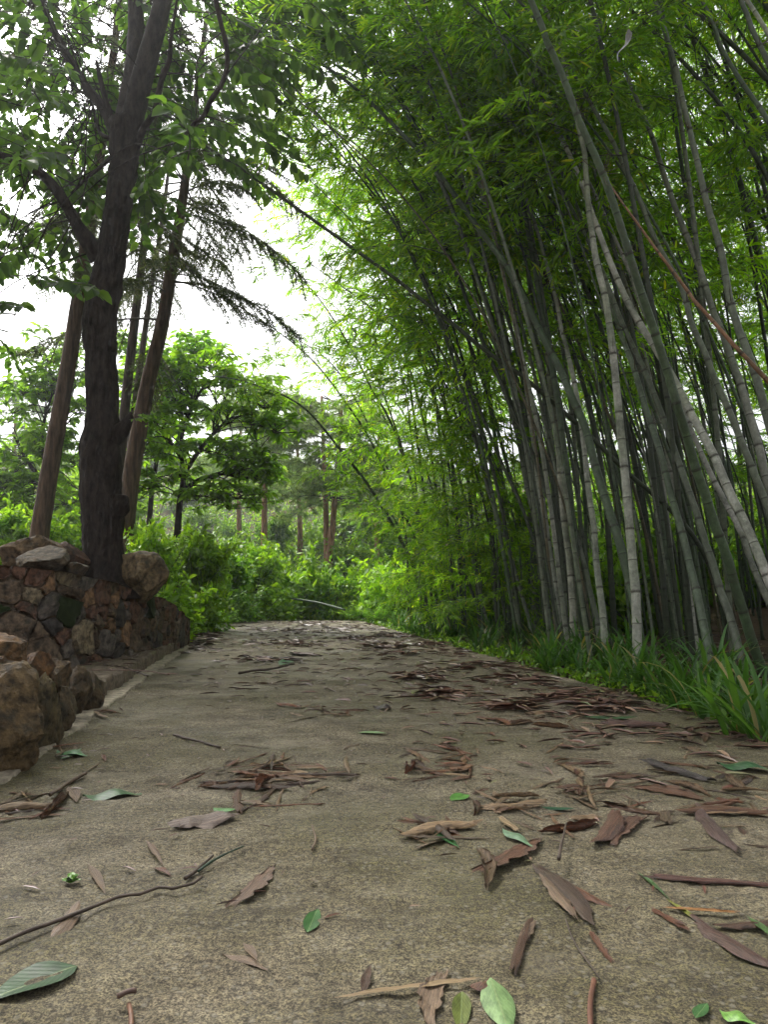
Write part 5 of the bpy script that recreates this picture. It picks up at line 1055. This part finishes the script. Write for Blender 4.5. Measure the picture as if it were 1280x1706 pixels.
stick([(932, 1455), (940, 1420), (946, 1392)], .004, .002, 'thin stem standing up from the big dark sheath', .03)
stick([(945, 1540), (965, 1590), (998, 1640)], .0015, .001, 'hair-thin straw in the lower right foreground')
stick([(990, 1640), (986, 1680), (989, 1730)], .004, .0045, 'reddish stick at the bottom edge on the right', .006, (.12, .052, .03))
stick([(212, 1680), (217, 1700), (220, 1730)], .0035, .004, 'reddish stick end at the bottom edge on the left', .006, (.11, .055, .032))
stick([(194, 1682), (210, 1676), (228, 1672)], .004, .004, 'short cross piece of the stick at the bottom left edge', .018, (.10, .06, .045))
stick([(520, 1423), (526, 1405), (520, 1382)], .003, .002, 'small curved twig right of the biggest heap', .01, (.12, .08, .05))
stick([(80, 1115), (60, 1120), (20, 1128)], .004, .003, 'thin twig hanging over the border rocks', .2)
stick([(245, 1158), (205, 1140), (170, 1135)], .006, .003, 'thin twig lying on the kerb', .11)
stick([(280, 1160), (238, 1152), (150, 1150)], .004, .003, 'longer thin twig slanting across the kerb', .125, (.12, .07, .05))
# heaps
HEAPS = [('in the biggest leaf heap left of the road centre', 300, 585, 1240, 1345, 78, (-.35, .5)), ('in the small far heap in the road centre', 478, 592, 1163, 1208, 20, (-.3, .6)), ('in the leaf heap right of the road centre', 650, 835, 1232, 1312, 32, (-.5, .4)), ('in the thin heap towards the right verge', 775, 955, 1178, 1222, 22, (-.4, .3)),
         ('in the loose drift on the right half of the road', 850, 1150, 1215, 1400, 52, (-.9, .3)), ('in the small heap against the left edge of the picture', -15, 90, 1318, 1375, 14, (-.3, .5)), ('in the wet litter beside the foreground rocks', 55, 172, 1232, 1292, 10, (-.1, .7)), ('in the thin straw heap below the right heap', 690, 780, 1370, 1412, 12, (-.3, .3)), ('in the dark drift at the right edge of the road', 1110, 1300, 1225, 1420, 32, (-.8, .2)), ('in the brown cluster right of the short green leaf', 790, 900, 1310, 1360, 10, (-.6, .3)), ('in the wet patch left of the far heap', 130, 205, 1178, 1205, 8, (-.2, .6))]
for where, xa, xb, ya, yb, n, (aa, ab) in HEAPS:
    cx, cy, rx, ry = (xa + xb) / 2, (ya + yb) / 2, (xb - xa) / 2, (yb - ya) / 2
    for k in range(n):
        u, v = np.clip(rng.normal(size=2) * .46, -1, 1); g = ground(cx + u * rx, cy + v * ry); kind = ['strip', 'leaf', 'sheath', 'strip', 'leaf', 'strip'][rng.integers(6)]
        o = add('fallen_dry_leaf', ST[kind][rng.integers(4)], color=tuple(np.array([1.1, 1.0, .8]) * np.array([DB, RBN, (.15, .085, .045), GBN, DB, (.13, .095, .065), (.05, .03, .02), (.25, .18, .115), (.10, .05, .028)][rng.integers(9)]) * U(.8, 1.3)))
        L = U(.06, .2) * (1.2 if kind != 'leaf' else .8); w = {'strip': U(.006, .022), 'leaf': U(.012, .026), 'sheath': U(.025, .055)}[kind]
        h_ = max(0, 1 - math.hypot(u, v) * 1.5); lift = .002 + .022 * h_ * U(0, 1)
        place(o, (g[0], g[1], lift), U(0, 6.28), U(-.07, .07) * (.4 + h_), U(-.35, .35), (L, w, w * U(.6, 1.2))); c = o.color
        look = ('long ' if L > .16 else 'short ' if L < .10 else '') + ('pale' if c[0] > .155 else 'reddish' if c[0] > 1.9 * c[1] and c[0] > .1 else 'dark' if c[0] < .085 else 'brown') + {'strip': ' strip', 'leaf': ' leaf', 'sheath': ' sheath'}[kind]
        tag(o, look + ' ' + where, 'leaf', 'pieces ' + where)
# uncountable small litter: along the right verge, on the road beyond, under the bamboo, on the kerb
def strew(n, fpos, La, Wa, cols, zfun):
    parts = []; 
    tv = leaf_tpl([0, .3, .7, 1], [.12, .5, .42, .02], .04, .12); P, D, N, L, Wd = [], [], [], [], []
    for k in range(n):
        x, y = fpos(); a = U(0, 6.28); P.append((x, y, zfun(x, y) + U(.003, .008))); D.append((math.cos(a), math.sin(a) * .8, U(-.03, .05))); N.append((rng.normal() * .16, rng.normal() * .16, 1)); L.append(U(*La)); Wd.append(U(*Wa))
    return leaves(P, D, N, np.array(L), np.array(Wd), tv)
def litter_island():
    m, nt, b, out = newmat('small_litter'); g = nd(nt, 'ShaderNodeNewGeometry')
    c = ramp(nt, g.outputs['Random Per Island'], [(0, (.04, .022, .016)), (.35, (.12, .05, .034)), (.6, (.10, .06, .043)), (.8, (.18, .10, .072)), (.95, (.30, .2, .13)), (1, (.1, .16, .04))])
    n = tex(nt, 40, 4, .6); c = mixc(nt, c, ramp(nt, n, [(.3, (.6,) * 3), (.7, (1.25,) * 3)]), .7, 'MULTIPLY'); nt.links.new(c, b.inputs['Base Color']); b.inputs['Roughness'].default_value = .34; return m
M['small_litter'] = litter_island()
zr = lambda x, y: float(crest(y)) + .002
def s1():                                                       # drift toward the right verge
    while True:
        y = 2.2 + 14 * U(0, 1) ** 1.1; x = edgeR(y) + .05 - abs(rng.normal()) * (.45 + .05 * y)
        if U(0, 1) < smooth(.42, .62, .6 * vnoise(x * 3.1, y * 2.2, 88) + .4 * vnoise(x * 8, y * 6, 89)): return x, y
def s2():
    y = 4.5 + 13 * U(0, 1); c = rng.integers(9); cx = [-.5, .1, -.9, .4, -.2, .6, -.7, .2, -.3][c]; return np.clip(.62 - .162 * y + cx + rng.normal() * .25, edgeL(y) + .05, edgeR(y)), y + rng.normal() * .2
def s3():
    y = 1.4 + 4 * U(0, 1); return U(edgeL(y) + .1, edgeR(y)), y
def s4():
    y = U(3.6, 15); return edgeR(y) + .05 + abs(rng.normal()) * 1.6, y
def s5():
    y = U(4.0, 8.4); return edgeL(y) - U(.05, .3 if y > 5 else .5), y
def s6():
    y = U(7.5, 11); return edgeL(y) + abs(rng.normal()) * .22, y
FARH = [(450, 1072, 34, 5), (495, 1052, 26, 4), (520, 1042, 22, 3), (600, 1066, 26, 4), (430, 1050, 20, 3), (640, 1078, 24, 4), (690, 1088, 26, 5), (555, 1050, 20, 3), (505, 1076, 30, 4), (440, 1102, 40, 5), (785, 1112, 34, 6), (865, 1132, 40, 7), (700, 1130, 30, 5), (325, 1072, 20, 6), (340, 1060, 18, 4), (735, 1160, 40, 7), (930, 1165, 44, 7), (850, 1180, 36, 6), (660, 1060, 30, 4), (720, 1075, 30, 4), (1000, 1180, 40, 7)]
def s7():
    a = FARH[rng.integers(len(FARH))]; q = ground(a[0] + np.clip(rng.normal(), -1.8, 1.8) * a[2] * .6, a[1] + np.clip(rng.normal(), -1.8, 1.8) * a[3] * .6); return q[0], q[1]
V, F = merge([strew(1100, s7, (.07, .2), (.012, .045), None, lambda x, y: zr(x, y) + U(0, .022)), strew(2100, s1, (.03, .14), (.004, .03), None, zr), strew(1000, s2, (.04, .13), (.008, .024), None, zr), strew(420, s3, (.012, .05), (.002, .009), None, zr), strew(1800, s4, (.08, .22), (.012, .04), None, T), strew(110, s5, (.04, .12), (.006, .02), None, lambda x, y: .115), strew(160, s6, (.06, .16), (.015, .04), None, zr)])
tag(add('leaf_litter', mesh_from('leaf_litter', V, F, [M['small_litter']])), 'small dry leaf fragments strewn over the road and under the bamboo', 'litter', kind='stuff')
print('bamboo', NBAMBOO[0], 'objects', len(bpy.data.objects), 'tris', sum(len(m.polygons) * 2 for m in bpy.data.meshes))

# ------------------------------------------------------------------ damp air that pales the distance
hm = bpy.data.materials.new('haze'); hm.use_nodes = True; hn = hm.node_tree; hn.nodes.clear()
ho = hn.nodes.new('ShaderNodeOutputMaterial'); hv = hn.nodes.new('ShaderNodeVolumePrincipled')
hv.inputs['Color'].default_value = (.93, .96, 1, 1); hv.inputs['Density'].default_value = HAZE; hv.inputs['Anisotropy'].default_value = .6
hn.links.new(hv.outputs[0], ho.inputs['Volume'])
bmh = bmesh.new(); bmesh.ops.create_cube(bmh, size=1); bmesh.ops.scale(bmh, vec=(370, 330, 30), verts=bmh.verts); bmesh.ops.translate(bmh, vec=(0, 100, 11.5), verts=bmh.verts)
hme = bpy.data.meshes.new('haze'); bmh.to_mesh(hme); bmh.free(); hme.materials.append(hm)
if HAZE > 0: tag(add('haze', hme), kind='stuff')
